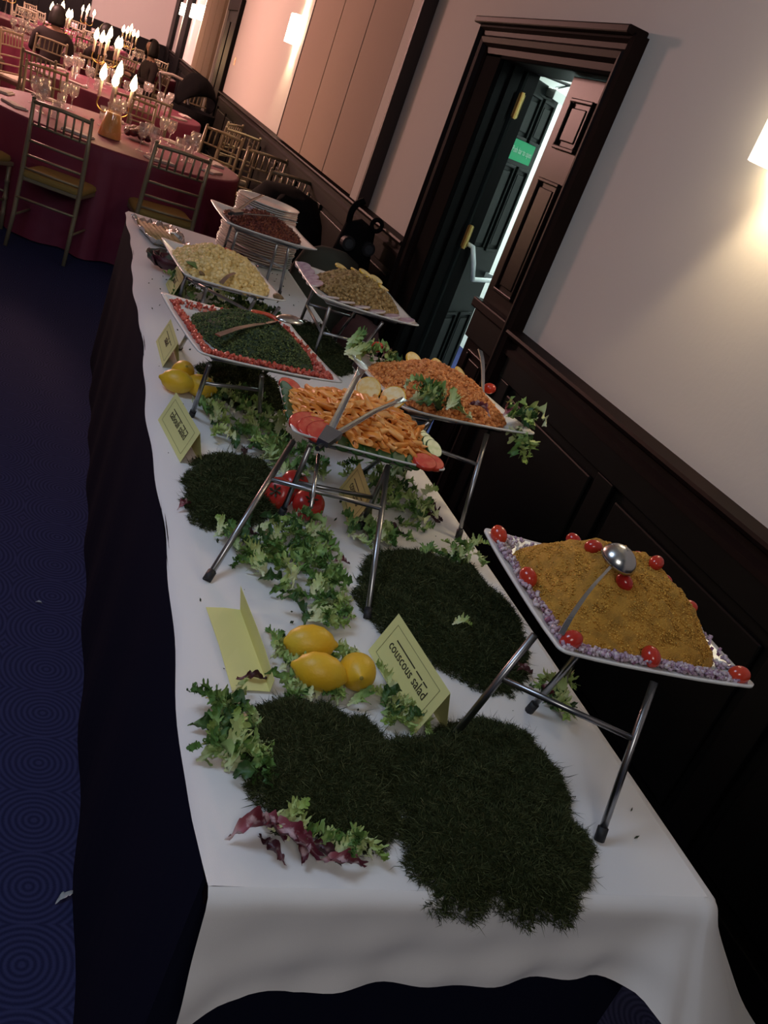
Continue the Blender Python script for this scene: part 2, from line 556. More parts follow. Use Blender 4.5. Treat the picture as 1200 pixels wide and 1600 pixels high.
def casing(parent, y0, y1, z1, wout, m):
    steps = ((0.0, wout, 0.03), (0.035, wout - 0.012, 0.045), (0.075, wout - 0.035, 0.036))
    for s0, s1, t in steps:
        pass
    prof = [(0.0, 0.055), (0.022, 0.062), (0.034, 0.045), (0.052, 0.042), (0.062, 0.052), (0.085, 0.046), (0.100, 0.026), (wout, 0.022)]
    # prof: distance inward from the outer edge, height off the wall
    for side in (0, 1):
        r = MB()
        rows = []
        for z in (0.0, z1):
            row = []
            for d, h in [(0.0, 0.0)] + prof + [(wout, 0.0)]:
                y = (y0 + d) if side == 0 else (y1 - d)
                zz = z if z == 0 else z1 - d
                row.append((WX - h, y, zz))
            rows.append(row)
        r.grid(rows)
        obj('casing_jamb', r, m, parent)
    r = MB()
    rows = []
    for k in (0, 1):
        row = []
        for d, h in [(0.0, 0.0)] + prof + [(wout, 0.0)]:
            row.append((WX - h, (y0 + d) if k == 0 else (y1 - d), z1 - d))
        rows.append(row)
    r.grid(rows)
    obj('casing_head', r, m, parent)


casing(cs, 3.155, 4.675, 2.125, 0.125, M['wood'])
obj('reveal_board', MB().box((WX - 0.022, DY1 - 0.02, 0), (WX, 4.565, 2.02)), M['matt_black'], cs, bevel=0.004)
obj('reveal_board', MB().box((WX - 0.022, 3.27, DZ - 0.015), (WX, 4.565, 2.02)), M['matt_black'], cs, bevel=0.004)
# hood moulding on top, one plate proud
obj('cornice', MB().box((WX - 0.085, 3.17, 2.115), (WX, 4.70, 2.145)), M['wood'], cs, bevel=0.006)
# jamb linings
jl = MB()
jl.box((WX, DY1 - 0.02, 0), (WX + 0.2, DY1, DZ))
jl.box((WX, DY0, 0), (WX + 0.2, DY0 + 0.02, DZ))
obj('jamb_lining', jl, M['black_wood'], cs)
obj('door_stop', MB().box((WX + 0.05, DY1 - 0.045, 0), (WX + 0.09, DY1 - 0.02, DZ)), M['black_wood'], cs)


def door_leaf(name, width, m, hinge, ang, panel_sets, depth=0.045):
    """leaf in local coords: x along the leaf from the hinge, y thickness (front face at y=0 side -), z up"""
    root = struct(name, MB().box((0, 0, 0.01), (width, depth, DZ - 0.02)), m, bevel=0.003)
    root.location = hinge
    root.rotation_euler = (0, 0, ang)
    for (x0, x1, z0, z1) in panel_sets:
        fr = MB()
        t = 0.016
        for a, b in (((x0, z0), (x1, z0 + t)), ((x0, z1 - t), (x1, z1)), ((x0, z0 + t), (x0 + t, z1 - t)), ((x1 - t, z0 + t), (x1, z1 - t))):
            fr.box((a[0], -0.013, a[1]), (b[0], 0.0, b[1]))
        p = obj('panel', MB().box((x0 + 0.035, -0.008, z0 + 0.035), (x1 - 0.035, 0.0, z1 - 0.035)), m, root, bevel=0.006)
        obj('panel_moulding', fr, m, p, bevel=0.004)
    return root


PAN = [(0.075, 0.27, 1.70, 1.90), (0.31, 0.505, 1.70, 1.90), (0.075, 0.27, 1.08, 1.58), (0.31, 0.505, 1.08, 1.58),
       (0.075, 0.27, 0.14, 0.80), (0.31, 0.505, 0.14, 0.80)]
# closed right-hand leaf; its face looks into the room (-x)
d2 = door_leaf('door_2', 0.56, M['door_wood'], (WX + 0.055, DY0 + 0.495, 0), -PI / 2, PAN)
obj('dado_rail', MB().box((0.0, -0.05, 0.975), (0.56, 0.0, 1.02)), M['wood'], d2, bevel=0.008)
obj('lower_board', MB().box((0.0, -0.02, 0.84), (0.56, 0.0, 0.975)), M['black_wood'], d2, bevel=0.004)
# open left-hand leaf, swung out into the corridor
PAN1 = [(0.09, 0.275, 1.70, 1.92), (0.315, 0.48, 1.70, 1.92), (0.09, 0.275, 1.13, 1.58), (0.315, 0.48, 1.13, 1.58),
        (0.09, 0.275, 0.14, 0.78), (0.315, 0.48, 0.14, 0.78)]
d1 = door_leaf('door_1', 0.53, M['green_black'], (WX + 0.125, DY1 - 0.035, 0), math.radians(43.5), PAN1)
sg = obj('exit_sign', MB().box((0.13, -0.006, 1.60), (0.45, -0.0, 1.70)), M['sign'], d1, bevel=0.001)
for z in (1.83, 1.19, 0.30):
    hb = MB().box((-0.012, -0.02, z - 0.055), (0.035, -0.001, z + 0.055))
    h = obj('hinge', hb, M['brass'], d1, bevel=0.003)
    tag(h, 'brass hinge')
    obj('hinge_pin', MB().tube([(-0.012, -0.02, z - 0.06), (-0.012, -0.02, z + 0.06)], 0.011, 10), M['brass'], h)
pb = MB().tube([(0.045, -0.004, 1.155), (0.04, -0.05, 1.15), (0.04, -0.085, 1.08), (0.075, -0.10, 1.0), (0.50, -0.10, 1.0)], 0.013, 8)
p_ = obj('push_bar', pb, M['push'], d1, smooth=True)
tag(p_, 'white push bar')
obj('bar_bracket', MB().box((0.47, -0.10, 0.985), (0.50, 0.0, 1.012)), M['push'], p_)
obj('door_closer', MB().box((0.30, -0.05, 1.93), (0.52, 0.0, 1.975)), M['chrome'], d1, bevel=0.004)
obj('closer_arm', MB().tube([(0.34, -0.03, 1.985), (0.05, -0.20, 1.99), (0.0, -0.05, 1.99)], 0.007, 6), M['steel_dark'], d1)


def text_mesh(body, size, m, parent, mtx, name='lettering', bars=None, ext=0.0004):
    cu = bpy.data.curves.new(name, 'FONT')
    cu.body = body
    cu.size = size
    cu.align_x = 'CENTER'
    cu.align_y = 'CENTER'
    cu.extrude = ext
    cu.resolution_u = 2
    t = bpy.data.objects.new(name, cu)
    C.objects.link(t)
    dg = bpy.context.evaluated_depsgraph_get()
    me = bpy.data.meshes.new_from_object(t.evaluated_get(dg))
    bpy.data.objects.remove(t)
    me.transform(mtx)
    me.materials.clear()
    o = obj(name, me, m, parent)
    o['kind'] = 'stuff'
    return o


text_mesh('Push bar to open', 0.042, M['sign_text'], sg, Matrix.Translation((0.29, -0.0072, 1.65)) @ Matrix.Rotation(PI / 2, 4, 'X') @ Matrix.Scale(0.98, 4, (1, 0, 0)))

# corridor behind the doorway
struct('wall_corridor', MB().box((WX + 1.75, 1.5, 0), (WX + 1.85, 8.5, 2.7)), M['white_paint'])
struct('wall_corridor_end', MB().box((WX + 0.2, 8.4, 0), (WX + 1.75, 8.5, 2.7)), M['white_paint'])
struct('wall_corridor_near', MB().box((WX + 0.2, 1.5, 0), (WX + 1.75, 1.6, 2.7)), M['white_paint'])
struct('ceiling_corridor', MB().box((WX + 0.2, 1.5, 2.7), (WX + 1.85, 8.5, 2.8)), M['white_paint'])

# beige folding wall panels standing proud of the wall, with a pillar
fp = thing('wall_panel_unit', 'run of three tall beige fabric wall panels with dark seams above the dado rail', 'wall panel', (0, 0, 0))
for a, b in ((5.865, 6.745), (6.765, 7.635), (7.655, 8.74)):
    obj('panel', MB().box((WX - 0.07, a, 1.045), (WX - 0.001, b, 3.25)), M['panel'], fp, bevel=0.003)
obj('end_post', MB().box((WX - 0.075, 5.655, 1.035), (WX - 0.001, 5.845, 3.25)), M['plaster'], fp, bevel=0.004)
obj('edge_strip', MB().box((WX - 0.085, 5.615, 1.035), (WX - 0.001, 5.652, 3.25)), M['seam'], fp, bevel=0.003)
for y in (5.855, 6.755, 7.645):
    obj('seam_strip', MB().box((WX - 0.064, y - 0.012, 1.045), (WX - 0.001, y + 0.012, 3.25)), M['seam'], fp)
obj('seam_strip', MB().box((WX - 0.076, 8.742, 1.045), (WX - 0.001, 8.758, 3.25)), M['seam'], fp)
fp2 = thing('wall_panel_unit', 'far run of three beige fabric wall panels beyond the dark far doorway', 'wall panel', (0, 0, 0))
for a, b in ((15.5, 16.4), (16.44, 17.35), (17.39, 18.3)):
    obj('panel', MB().box((WX - 0.07, a, 1.045), (WX - 0.001, b, 3.25)), M['panel'], fp2, bevel=0.003)
for y in (16.42, 17.37):
    obj('seam_strip', MB().box((WX - 0.064, y - 0.02, 1.045), (WX - 0.001, y + 0.02, 3.25)), M['seam'], fp2)
# far dark doorway in the same wall
d3 = struct('door_3', MB().box((WX - 0.03, 13.85, 0), (WX - 0.001, 15.05, 2.05)), M['black_wood'])
for a in (13.95, 14.5):
    obj('panel', MB().box((WX - 0.045, a, 0.2), (WX - 0.03, a + 0.42, 1.9)), M['black_wood'], d3, bevel=0.01)
t11 = struct('trim_11', MB().box((WX - 0.06, 13.72, 0), (WX - 0.001, 13.85, 2.2)), M['black_wood'], bevel=0.01)
obj('casing_jamb', MB().box((WX - 0.06, 15.05, 0), (WX - 0.001, 15.18, 2.2)), M['plaster'], t11)
obj('casing_head', MB().box((WX - 0.06, 13.85, 2.05), (WX - 0.001, 15.05, 2.2)), M['wood'], t11)

# light switch plates
sp = thing('light_switch', 'copper coloured plate with three switches beside the open doorway', 'switch', (WX, 4.735, 1.456))
obj('plate', MB().box((-0.006, -0.028, -0.045), (0, 0.028, 0.045)), M['copper'], sp, bevel=0.002)
for k in (-1, 0, 1):
    obj('rocker', MB().box((-0.011, -0.018, k * 0.026 - 0.009), (-0.006, 0.018, k * 0.026 + 0.009)), M['copper'], sp, bevel=0.002)
sp2 = thing('light_switch', 'small copper switch beside the far dark doorway', 'switch', (WX, 13.3, 1.45))
obj('plate', MB().box((-0.006, -0.05, -0.05), (0, 0.05, 0.05)), M['copper'], sp2, bevel=0.002)
obj('rocker', MB().box((-0.011, -0.02, -0.02), (-0.006, 0.02, 0.02)), M['copper'], sp2, bevel=0.002)


def sconce(y, label, power, blur=0.05):
    r = thing('wall_sconce', label, 'wall lamp', (WX, y, 1.945), 0, 'lit sconces along the wall')
    n = 14
    m = MB()
    rows = []
    for z in (-0.125, 0.125):
        rows.append([(-0.005 - 0.105 * (abs(math.sin(PI * k / n)) ** 0.45), -0.16 * math.copysign(abs(math.cos(PI * k / n)) ** 0.45, math.cos(PI * k / n)), z) for k in range(n + 1)])
    m.grid(rows)
    obj('shade', m, M['shade'], r, solid=0.004)
    obj('back_plate', MB().box((-0.012, -0.12, -0.08), (-0.001, 0.12, 0.08)), M['brass'], r, bevel=0.002)
    obj('lamp_holder', MB().tube([(-0.012, 0, 0), (-0.05, 0, 0)], 0.012, 8), M['brass'], r)
    for s in (-1, 1):
        d = bpy.data.lights.new('sconce_lamp', 'SPOT')
        d.energy = power
        d.color = (1.0, 0.78, 0.48)
        d.spot_size = math.radians(78)
        d.spot_blend = 0.45
        d.shadow_soft_size = blur
        o = bpy.data.objects.new('sconce_lamp', d)
        C.objects.link(o)
        o.location = (WX - 0.05, y, 1.945 + s * 0.04)
        o.rotation_euler = (PI if s > 0 else 0, 0, 0)


sconce(2.08, 'lit box sconce on the bare wall nearest the camera, at the picture edge', 26)
sconce(9.45, 'lit box sconce at the far edge of the three beige wall panels', 40)
sconce(19.0, 'distant lit sconce just beyond the far beige panels', 60)
sconce(20.6, 'distant lit sconce, middle one of the three beyond the far panels', 60)
sconce(23.5, 'most distant lit sconce, between the two dark pilasters', 60)

# ------------------------------------------------------------------ buffet table, skirt and cloth
TX0, TX1, TY0, TY1, TZ = 0.305, 1.075, 0.715, 4.62, 0.75
tb = thing('buffet_table', 'long trestle table under the white cloth, holding the whole buffet', 'table', (0.69, 2.66, 0))
obj('table_top', MB().box((TX0 - 0.69 + 0.004, TY0 - 2.66 + 0.004, 0.715), (TX1 - 0.69 - 0.004, TY1 - 2.66 - 0.004, 0.744)), M['wood'], tb)
for sx in (-0.3, 0.3):
    for y in (-1.75, 0, 1.75):
        obj('leg', MB().tube([(sx, y, 0), (sx, y, 0.715)], 0.02, 8), M['steel_dark'], tb)


def perimeter():
    """front edge left to right, round corner, right edge front to back: (point, outward normal, drop, flare)"""
    out = []
    r = 0.012
    hx = [0.305, 0.323, 0.36, 0.413, 0.457, 0.53, 0.596, 0.70, 0.80, 0.90, 0.98, 1.03, 1.063]
    hd_ = [0.190, 0.178, 0.156, 0.146, 0.157, 0.148, 0.147, 0.146, 0.141, 0.136, 0.132, 0.165, 0.24]
    for i in range(61):
        t = i / 60
        x = TX0 + t * (TX1 - r - TX0)
        d = float(np.interp(x, hx, hd_))
        fl = 0.015 + 0.030 * max(0, 1 - t / 0.12) + 0.005 * math.sin(t * 11 + 1.0) + 0.003 * math.sin(t * 23 + 2) + 0.12 * max(0, (t - 0.80) / 0.20) ** 1.5
        out.append(((x, TY0), (0, -1), d, fl, t))
    for i in range(1, 12):
        a = -PI / 2 + (PI / 2) * i / 12
        out.append(((TX1 - r + r * math.cos(a), TY0 + r + r * math.sin(a)), (math.cos(a), math.sin(a)), 0.27 + 0.10 * i / 12 + 0.05 * math.sin(PI * i / 12), 0.16 + 0.17 * i / 12, 1))
    for i in range(61):
        t = i / 60
        y = TY0 + r + t * (TY1 - TY0 - r)
        out.append(((TX1, y), (1, 0), 0.37 + 0.012 * math.sin(t * 30), 0.09 + 0.26 * max(0, 1 - t * 2.5) + 0.012 * math.sin(t * 41 + 1), 1))
    return out


cl = MB()
rows = []
per = perimeter()
inner = 9
for j in range(inner):     # top sheet: rows follow the perimeter shrinking onto the left edge / back corner
    pass
nx, ny = 24, 110
top = []
for j in range(ny + 1):
    y = TY0 + (TY1 - TY0) * j / ny
    row = []
    for i in range(nx + 1):
        u = i / nx
        x = TX0 + (TX1 - TX0) * u
        z = TZ
        if i == 0:
            e = min(1.0, (y - TY0) / 0.12)
            x += e * (-0.006 + 0.006 * math.sin(y * 5.2) + 0.003 * math.sin(y * 17))
            z -= 0.010 * e
        elif i == 1:
            x = TX0 + 0.006 + 0.005 * min(1.0, (y - TY0) / 0.12) * math.sin(y * 5.2)
            z += 0.001
        if 0.05 < u < 0.95:
            z += 0.0012 * math.sin(y * 7.0 + u * 4) * math.sin(u * 6)
        row.append((x, y, z))
    top.append(row)
cl.grid(top)
drop = []
K = 20
for (p, n, d, fl, t) in per:
    col = []
    for k in range(K + 1):
        s = k / K
        if k == 0:
            off, z = 0.0, TZ
        else:
            q = min(1.0, s * 9)
            off = 0.016 * math.sin(q * PI / 2) + fl * s ** 1.25 + 0.004 * math.sin(t * 40 + s * 3) * s + 0.003 * math.sin(t * 9 + s * 11) * s
            z = TZ - 0.022 * (1 - math.cos(q * PI / 2)) - max(0, s - 0.11) / 0.89 * (d - 0.022)
        col.append((p[0] + n[0] * off, p[1] + n[1] * off, z))
    drop.append(col)
cl.grid(drop)
cloth = obj('tablecloth', cl, M['cloth'], smooth=True)
tag(cloth, 'long white cloth over the buffet, hanging in folds at the near end', 'tablecloth')

sk = MB()
rows = []
pts = []
for i in range(61):
    y = TY1 - (TY1 - TY0 - 0.02) * i / 60
    pts.append((TX0 - 0.001, y, -1, 0, i))
for i in range(1, 19):
    pts.append((TX0 + (TX1 - TX0 - 0.02) * i / 18, TY0 + 0.02, 0, -1, i + 60))
for k in range(9):
    z = 0.742 * (1 - k / 8)
    rows.append([(x + nx_ * 0.012 * (k / 8) * (1 + 0.5 * math.sin(i * 0.9)), y + ny_ * 0.006 * (k / 8), z) for (x, y, nx_, ny_, i) in pts])
sk.grid(rows)
skirt = obj('table_skirt', sk, M['skirt'], smooth=False)
tag(skirt, 'dark navy skirt hanging from the buffet edge to the carpet', 'table skirt')

# ------------------------------------------------------------------ scatter helpers for food
OCT_V = np.array([(1, 0, 0), (-1, 0, 0), (0, 1, 0), (0, -1, 0), (0, 0, 1), (0, 0, -1)], float)
OCT_F = np.array([(0, 2, 4), (2, 1, 4), (1, 3, 4), (3, 0, 4), (2, 0, 5), (1, 2, 5), (3, 1, 5), (0, 3, 5)])
CUB_V = np.array([(x, y, z) for x in (-1, 1) for y in (-1, 1) for z in (-1, 1)], float)
CUB_F = np.array([(0, 1, 3), (0, 3, 2), (4, 6, 7), (4, 7, 5), (0, 4, 5), (0, 5, 1), (2, 3, 7), (2, 7, 6), (0, 2, 6), (0, 6, 4), (1, 5, 7), (1, 7, 3)])


def ico():
    t = (1 + 5 ** 0.5) / 2
    V = np.array([(-1, t, 0), (1, t, 0), (-1, -t, 0), (1, -t, 0), (0, -1, t), (0, 1, t), (0, -1, -t), (0, 1, -t), (t, 0, -1), (t, 0, 1), (-t, 0, -1), (-t, 0, 1)], float)
    V /= np.linalg.norm(V[0])
    F = np.array([(0, 11, 5), (0, 5, 1), (0, 1, 7), (0, 7, 10), (0, 10, 11), (1, 5, 9), (5, 11, 4), (11, 10, 2), (10, 7, 6), (7, 1, 8), (3, 9, 4), (3, 4, 2), (3, 2, 6), (3, 6, 8), (3, 8, 9), (4, 9, 5), (2, 4, 11), (6, 2, 10), (8, 6, 7), (9, 8, 1)])
    return V, F


ICO_V, ICO_F = ico()


def randrot(n):
    q = rng.normal(size=(n, 4))
    q /= np.linalg.norm(q, axis=1)[:, None]
    a, b, c, d = q.T
    R = np.empty((n, 3, 3))
    R[:, 0, 0] = 1 - 2 * (c * c + d * d)
    R[:, 0, 1] = 2 * (b * c - a * d)
    R[:, 0, 2] = 2 * (b * d + a * c)
    R[:, 1, 0] = 2 * (b * c + a * d)
    R[:, 1, 1] = 1 - 2 * (b * b + d * d)
    R[:, 1, 2] = 2 * (c * d - a * b)
    R[:, 2, 0] = 2 * (b * d - a * c)
    R[:, 2, 1] = 2 * (c * d + a * b)
    R[:, 2, 2] = 1 - 2 * (b * b + c * c)
    return R


def scatter(BV, BF, pos, dims, jitter=0.25):
    n = len(pos)
    sc = np.asarray(dims)[None, None, :] * (1 + jitter * rng.normal(size=(n, 1, 1)).clip(-2, 2))
    V = np.einsum('nij,nvj->nvi', randrot(n), BV[None] * sc) + np.asarray(pos)[:, None, :]
    F = BF[None] + (np.arange(n) * len(BV))[:, None, None]
    return V.reshape(-1, 3), F.reshape(-1, BF.shape[1])


def noise2(x, y, s, seed=0):
    r = np.random.default_rng(seed)
    z = np.zeros_like(x)
    for k in range(6):
        a, b, c = r.uniform(-1, 1), r.uniform(-1, 1), r.uniform(0, 6.28)
        z += np.sin((x * a + y * b) * s * (1 + k * 0.6) + c) / (1 + 0.4 * k)
    return z / 3


class Mound:
    """food heaped on a platter: superellipse footprint a x b about (cx, cy), dome of height H, on level z0, platter frame coordinates"""

    def __init__(s, a, b, H, cx=0, cy=0, p=2.6, rough=0.004, seed=1, flat=1.6, base=0.008):
        s.__dict__.update(a=a, b=b, H=H, cx=cx, cy=cy, p=p, rough=rough, seed=seed, flat=flat, base=base)

    def r(s, x, y):
        return (np.abs((x - s.cx) / s.a) ** s.p + np.abs((y - s.cy) / s.b) ** s.p) ** (1 / s.p)

    def z(s, x, y):
        r = s.r(x, y).clip(0, 1)
        return s.base + s.H * (1 - r ** s.flat) + s.rough * noise2(x, y, 60, s.seed) * np.sqrt((1 - r).clip(0, 1)) * 1.5

    def mesh(s, name, m):
        n, k = 26, 56
        V, F = [], []
        R = np.linspace(0, 1, n)
        for i in range(n):
            t = np.arange(k) * 2 * PI / k
            c, q = np.cos(t), np.sin(t)
            sc = R[i] / (np.abs(c) ** s.p + np.abs(q) ** s.p) ** (1 / s.p)
            x, y = s.cx + s.a * c * sc, s.cy + s.b * q * sc
            z = s.z(x, y) + s.rough * 0.4 * rng.normal(size=k) * (0.02 < R[i] < 0.99)
            if i == 0:
                z[:] = z.mean()
            V.append(np.stack([x, y, z], 1))
            if i:
                for j in range(k):
                    F.append(((i - 1) * k + j, (i - 1) * k + (j + 1) % k, i * k + (j + 1) % k, i * k + j))
        return npmesh(name, np.concatenate(V), F, m, True)

    def pts(s, n, lift=0.0, rmax=0.985):
        u, t = np.sqrt(rng.uniform(0, rmax ** 2, n)), rng.uniform(0, 2 * PI, n)
        c, q = np.cos(t), np.sin(t)
        sc = u / (np.abs(c) ** s.p + np.abs(q) ** s.p) ** (1 / s.p)
        x, y = s.cx + s.a * c * sc, s.cy + s.b * q * sc
        return np.stack([x, y, s.z(x, y) + lift], 1)


def merge(lst):
    V, F, o = [], [], 0
    for v, f in lst:
        V.append(v)
        F.append(f + o)
        o += len(v)
    return np.concatenate(V), np.concatenate(F)


# ------------------------------------------------------------------ platters and stands
class Frame:
    def __init__(s, A, B, Cc, z):
        A, B, Cc = (np.array(p, float) for p in (A, B, Cc))
        ex = Cc - B
        s.w = np.linalg.norm(ex)
        s.ang = math.atan2(ex[1], ex[0])
        e = ex / s.w
        n = np.array([-e[1], e[0]])
        s.d = abs((A - B) @ n)
        s.c = B + e * s.w / 2 + n * s.d / 2
        s.z = z

    def pt(s, u, v, h=0.0):
        c, q = math.cos(s.ang), math.sin(s.ang)
        return (s.c[0] + c * u - q * v, s.c[1] + q * u + c * v, s.z + h)


def rsq(w, d, r, n=48):
    """rounded rectangle, n points, corner radius r"""
    out = []
    k = n // 4
    h = (k - 6) // 2
    for c, (sx, sy, a0) in enumerate(((1, 1, 0), (-1, 1, PI / 2), (-1, -1, PI), (1, -1, 1.5 * PI))):
        cx, cy = sx * (w / 2 - r), sy * (d / 2 - r)
        for i in range(6):
            a = a0 + (PI / 2) * i / 5
            out.append((cx + r * math.cos(a), cy + r * math.sin(a)))
        nx_, ny_ = ((-1, 1), (-1, -1), (1, -1), (1, 1))[c]
        a = out[-1]
        b = ((-(w / 2 - r), d / 2), (-w / 2, -(d / 2 - r)), (w / 2 - r, -d / 2), (w / 2, d / 2 - r))[c]
        for i in range(1, k - 6 + 1):
            t = i / (k - 6 + 1)
            out.append((a[0] + (b[0] - a[0]) * t, a[1] + (b[1] - a[1]) * t))
    return out


def platter(fr, label):
    w, d = fr.w, fr.d
    m = MB()
    prof = [(0.0, 0.006), (0.70, 0.006), (0.78, 0.008), (0.96, 0.0185), (1.0, 0.0205), (1.0, 0.0165), (0.95, 0.012), (0.78, 0.002), (0.74, 0.0), (0.0, 0.0)]
    n = 48
    V, F, rows = [], [], []
    for s_, z in prof:
        if s_ == 0:
            rows.append([len(V)])
            V.append((0, 0, z))
        else:
            rows.append(list(range(len(V), len(V) + n)))
            lift = 0.006 * max(0, (s_ - 0.75) / 0.25)
            V += [(x * s_, y * s_, z + lift * min(1, (abs(x) / (w / 2) * abs(y) / (d / 2))) ** 3) for x, y in rsq(w, d, 0.014, n)]
    for a, b in zip(rows, rows[1:]):
        for k in range(n):
            q = []
            for i in (a[k % len(a)], a[(k + 1) % len(a)], b[(k + 1) % len(b)], b[k % len(b)]):
                if i not in q:
                    q.append(i)
            F.append(tuple(q))
    m.add(V, F)
    o = obj('platter', m, M['china'], smooth=True, loc=(fr.c[0], fr.c[1], fr.z), rot=(0, 0, fr.ang))
    tag(o, label, 'platter', 'square white platters on the wire stands')
    return o


def stand(fr, feet, tops, label, bars=((0, 1, 0.36), (2, 3, 0.42)), extra=None):
    """wire stand: four legs from feet (on the cloth) to tops (under the platter), crossbars, top frame"""
    b = (fr.c[0], fr.c[1], TZ)
    r = thing('platter_stand', label, 'stand', b, 0, 'steel wire stands under the platters')
    zt = fr.z - 0.008
    P = []
    for (fx, fy), (tx, ty) in zip(feet, tops):
        a = Vector((fx - b[0], fy - b[1], 0.002))
        t = Vector((tx - b[0], ty - b[1], zt - TZ))
        P.append((a, t))
        l = obj('leg', MB().tube([a, t], 0.0062, 8), M['steel_dark'], r, smooth=True)
        dirv = (t - a).normalized()
        obj('foot_cap', MB().tube([a - dirv * 0.0, a + dirv * 0.022], 0.0085, 8), M['rubber'], l, smooth=True)
    for i, j, s_ in bars:
        p, q = P[i][0].lerp(P[i][1], 1 - s_), P[j][0].lerp(P[j][1], 1 - s_)
        obj('crossbar', MB().tube([p, q], 0.0052, 8), M['steel_dark'], r, smooth=True)
    hw, hd = fr.w * 0.34, fr.d * 0.34
    cs4 = [Vector(fr.pt(x, y)) - Vector((b[0], b[1], TZ)) for x, y in ((-hw, -hd), (hw, -hd), (hw, hd), (-hw, hd))]
    for i in range(4):
        p, q = cs4[i].copy(), cs4[(i + 1) % 4].copy()
        p.z = q.z = zt - TZ + 0.002
        obj('top_rail', MB().tube([p, q], 0.005, 6), M['steel_dark'], r, smooth=True)
    if extra:
        for p, q in extra:
            obj('brace', MB().tube([Vector(p) - Vector(b), Vector(q) - Vector(b)], 0.0045, 6), M['chrome'], r, smooth=True)
    return r


F1 = Frame((0.775, 1.262), (0.762, 0.900), (1.125, 0.880), 1.0)
F2 = Frame((0.513, 1.948), (0.514, 1.645), (0.862, 1.621), 0.95)
F3 = Frame((0.833, 2.207), (0.800, 1.825), (1.200, 1.885), 1.0)
F4 = Frame((0.343, 2.443), (0.352, 2.000), (0.728, 2.057), 0.95)
F5 = Frame((0.854, 3.290), (0.815, 2.830), (1.189, 2.824), 0.98)
F6 = Frame((0.400, 3.290), (0.391, 2.841), (0.736, 2.879), 0.92)
F7 = Frame((0.628, 4.080), (0.607, 3.650), (0.997, 3.670), 0.98)

platter(F1, 'square white platter under the mustard yellow couscous')
platter(F2, 'square white platter under the orange penne salad')
platter(F3, 'square white platter under the reddish bulgur with lettuce corners')
platter(F4, 'square white platter with red tomato border under the parsley salad')
platter(F5, 'square white platter under the chickpeas and red onion')
platter(F6, 'square white platter under the creamy potato salad')
platter(F7, 'square white platter under the dark red shredded salad')

stand(F1, [(0.715, 0.985), (0.927, 0.813), (1.03, 1.16), (0.941, 1.112)], [(0.775, 0.985), (0.955, 0.905), (1.03, 1.20), (0.955, 1.06)],
      'wire stand under the yellow couscous platter, one foot in the moss')
stand(F2, [(0.369, 1.384), (0.679, 1.338), (0.765, 1.72), (0.568, 1.70)], [(0.53, 1.672), (0.742, 1.650), (0.745, 1.655), (0.566, 1.665)],
      'wire stand under the penne platter, splayed feet with black caps', bars=((0, 1, 0.30), (2, 3, 0.5)), extra=[((0.588, 1.66, 0.93), (0.565, 1.53, 0.868))])
stand(F3, [(0.84, 2.02), (1.043, 1.766), (1.05, 2.22), (0.86, 2.22)], [(0.90, 1.87), (1.07, 1.89), (1.05, 2.15), (0.84, 2.12)],
      'wire stand under the red bulgur platter at the table edge', bars=((0, 1, 0.30), (2, 3, 0.42), (0, 3, 0.5)))
stand(F4, [(0.408, 2.17), (0.61, 2.30), (0.66, 2.62), (0.416, 2.70)], [(0.388, 2.03), (0.52, 2.045), (0.66, 2.35), (0.37, 2.30)],
      'wire stand under the parsley salad platter', bars=((0, 1, 0.34), (2, 3, 0.42)))
stand(F5, [(0.90, 2.93), (1.05, 2.98), (1.05, 3.25), (0.90, 3.25)], [(0.875, 2.86), (1.07, 2.86), (1.10, 3.2), (0.90, 3.2)],
      'wire stand under the chickpea platter, leaning over the table edge', bars=((0, 1, 0.45), (2, 3, 0.42), (0, 3, 0.45)))
stand(F6, [(0.49, 2.98), (0.63, 3.0), (0.715, 3.02), (0.45, 3.25)], [(0.475, 2.89), (0.638, 2.90), (0.722, 2.90), (0.45, 3.2)],
      'wire stand under the creamy potato platter', bars=((0, 1, 0.6), (2, 3, 0.42)))
stand(F7, [(0.68, 3.80), (0.86, 3.80), (0.93, 3.80), (0.68, 4.0)], [(0.665, 3.70), (0.835, 3.70), (0.885, 3.70), (0.68, 3.95)],
      'wire stand under the dark red salad platter beside the plate stacks', bars=((0, 1, 0.5), (2, 3, 0.42)))


def food(name, fr, meshes, label, cat, stuff=True):
    """one heap: Empty + mound + stuff grains, in the platter's frame"""
    r = thing(name, label, cat, (fr.c[0], fr.c[1], fr.z), fr.ang)
    for nm, me, st in meshes:
        o = obj(nm, me, None, r)
        if st:
            o['kind'] = 'stuff'
    return r


def grains(name, mnd, n, base, dims, m, lift=0.0, rmax=0.985, smooth=False, jit=0.25):
    V, F = scatter(*base, mnd.pts(n, lift, rmax), dims, jit)
    return npmesh(name, V, F, m, smooth)


OCT, CUB, ICO = (OCT_V, OCT_F), (CUB_V, CUB_F), (ICO_V, ICO_F)


def rim_pts(fr, n, s0, s1, sides='lfrb', h=0.012, thick=0.008):
    """points in a band round the platter, between scale s0 and s1"""
    out = []
    for _ in range(n):
        k = random.choice(sides)
        t = random.uniform(-1, 1)
        s_ = random.uniform(s0, s1)
        x, y = {'l': (-s_, t * s_), 'r': (s_, t * s_), 'f': (t * s_, -s_), 'b': (t * s_, s_)}[k]
        out.append((x * fr.w / 2, y * fr.d / 2, h + max(0, s_ - 0.78) * 0.055 + random.uniform(0, thick)))
    return np.array(out)


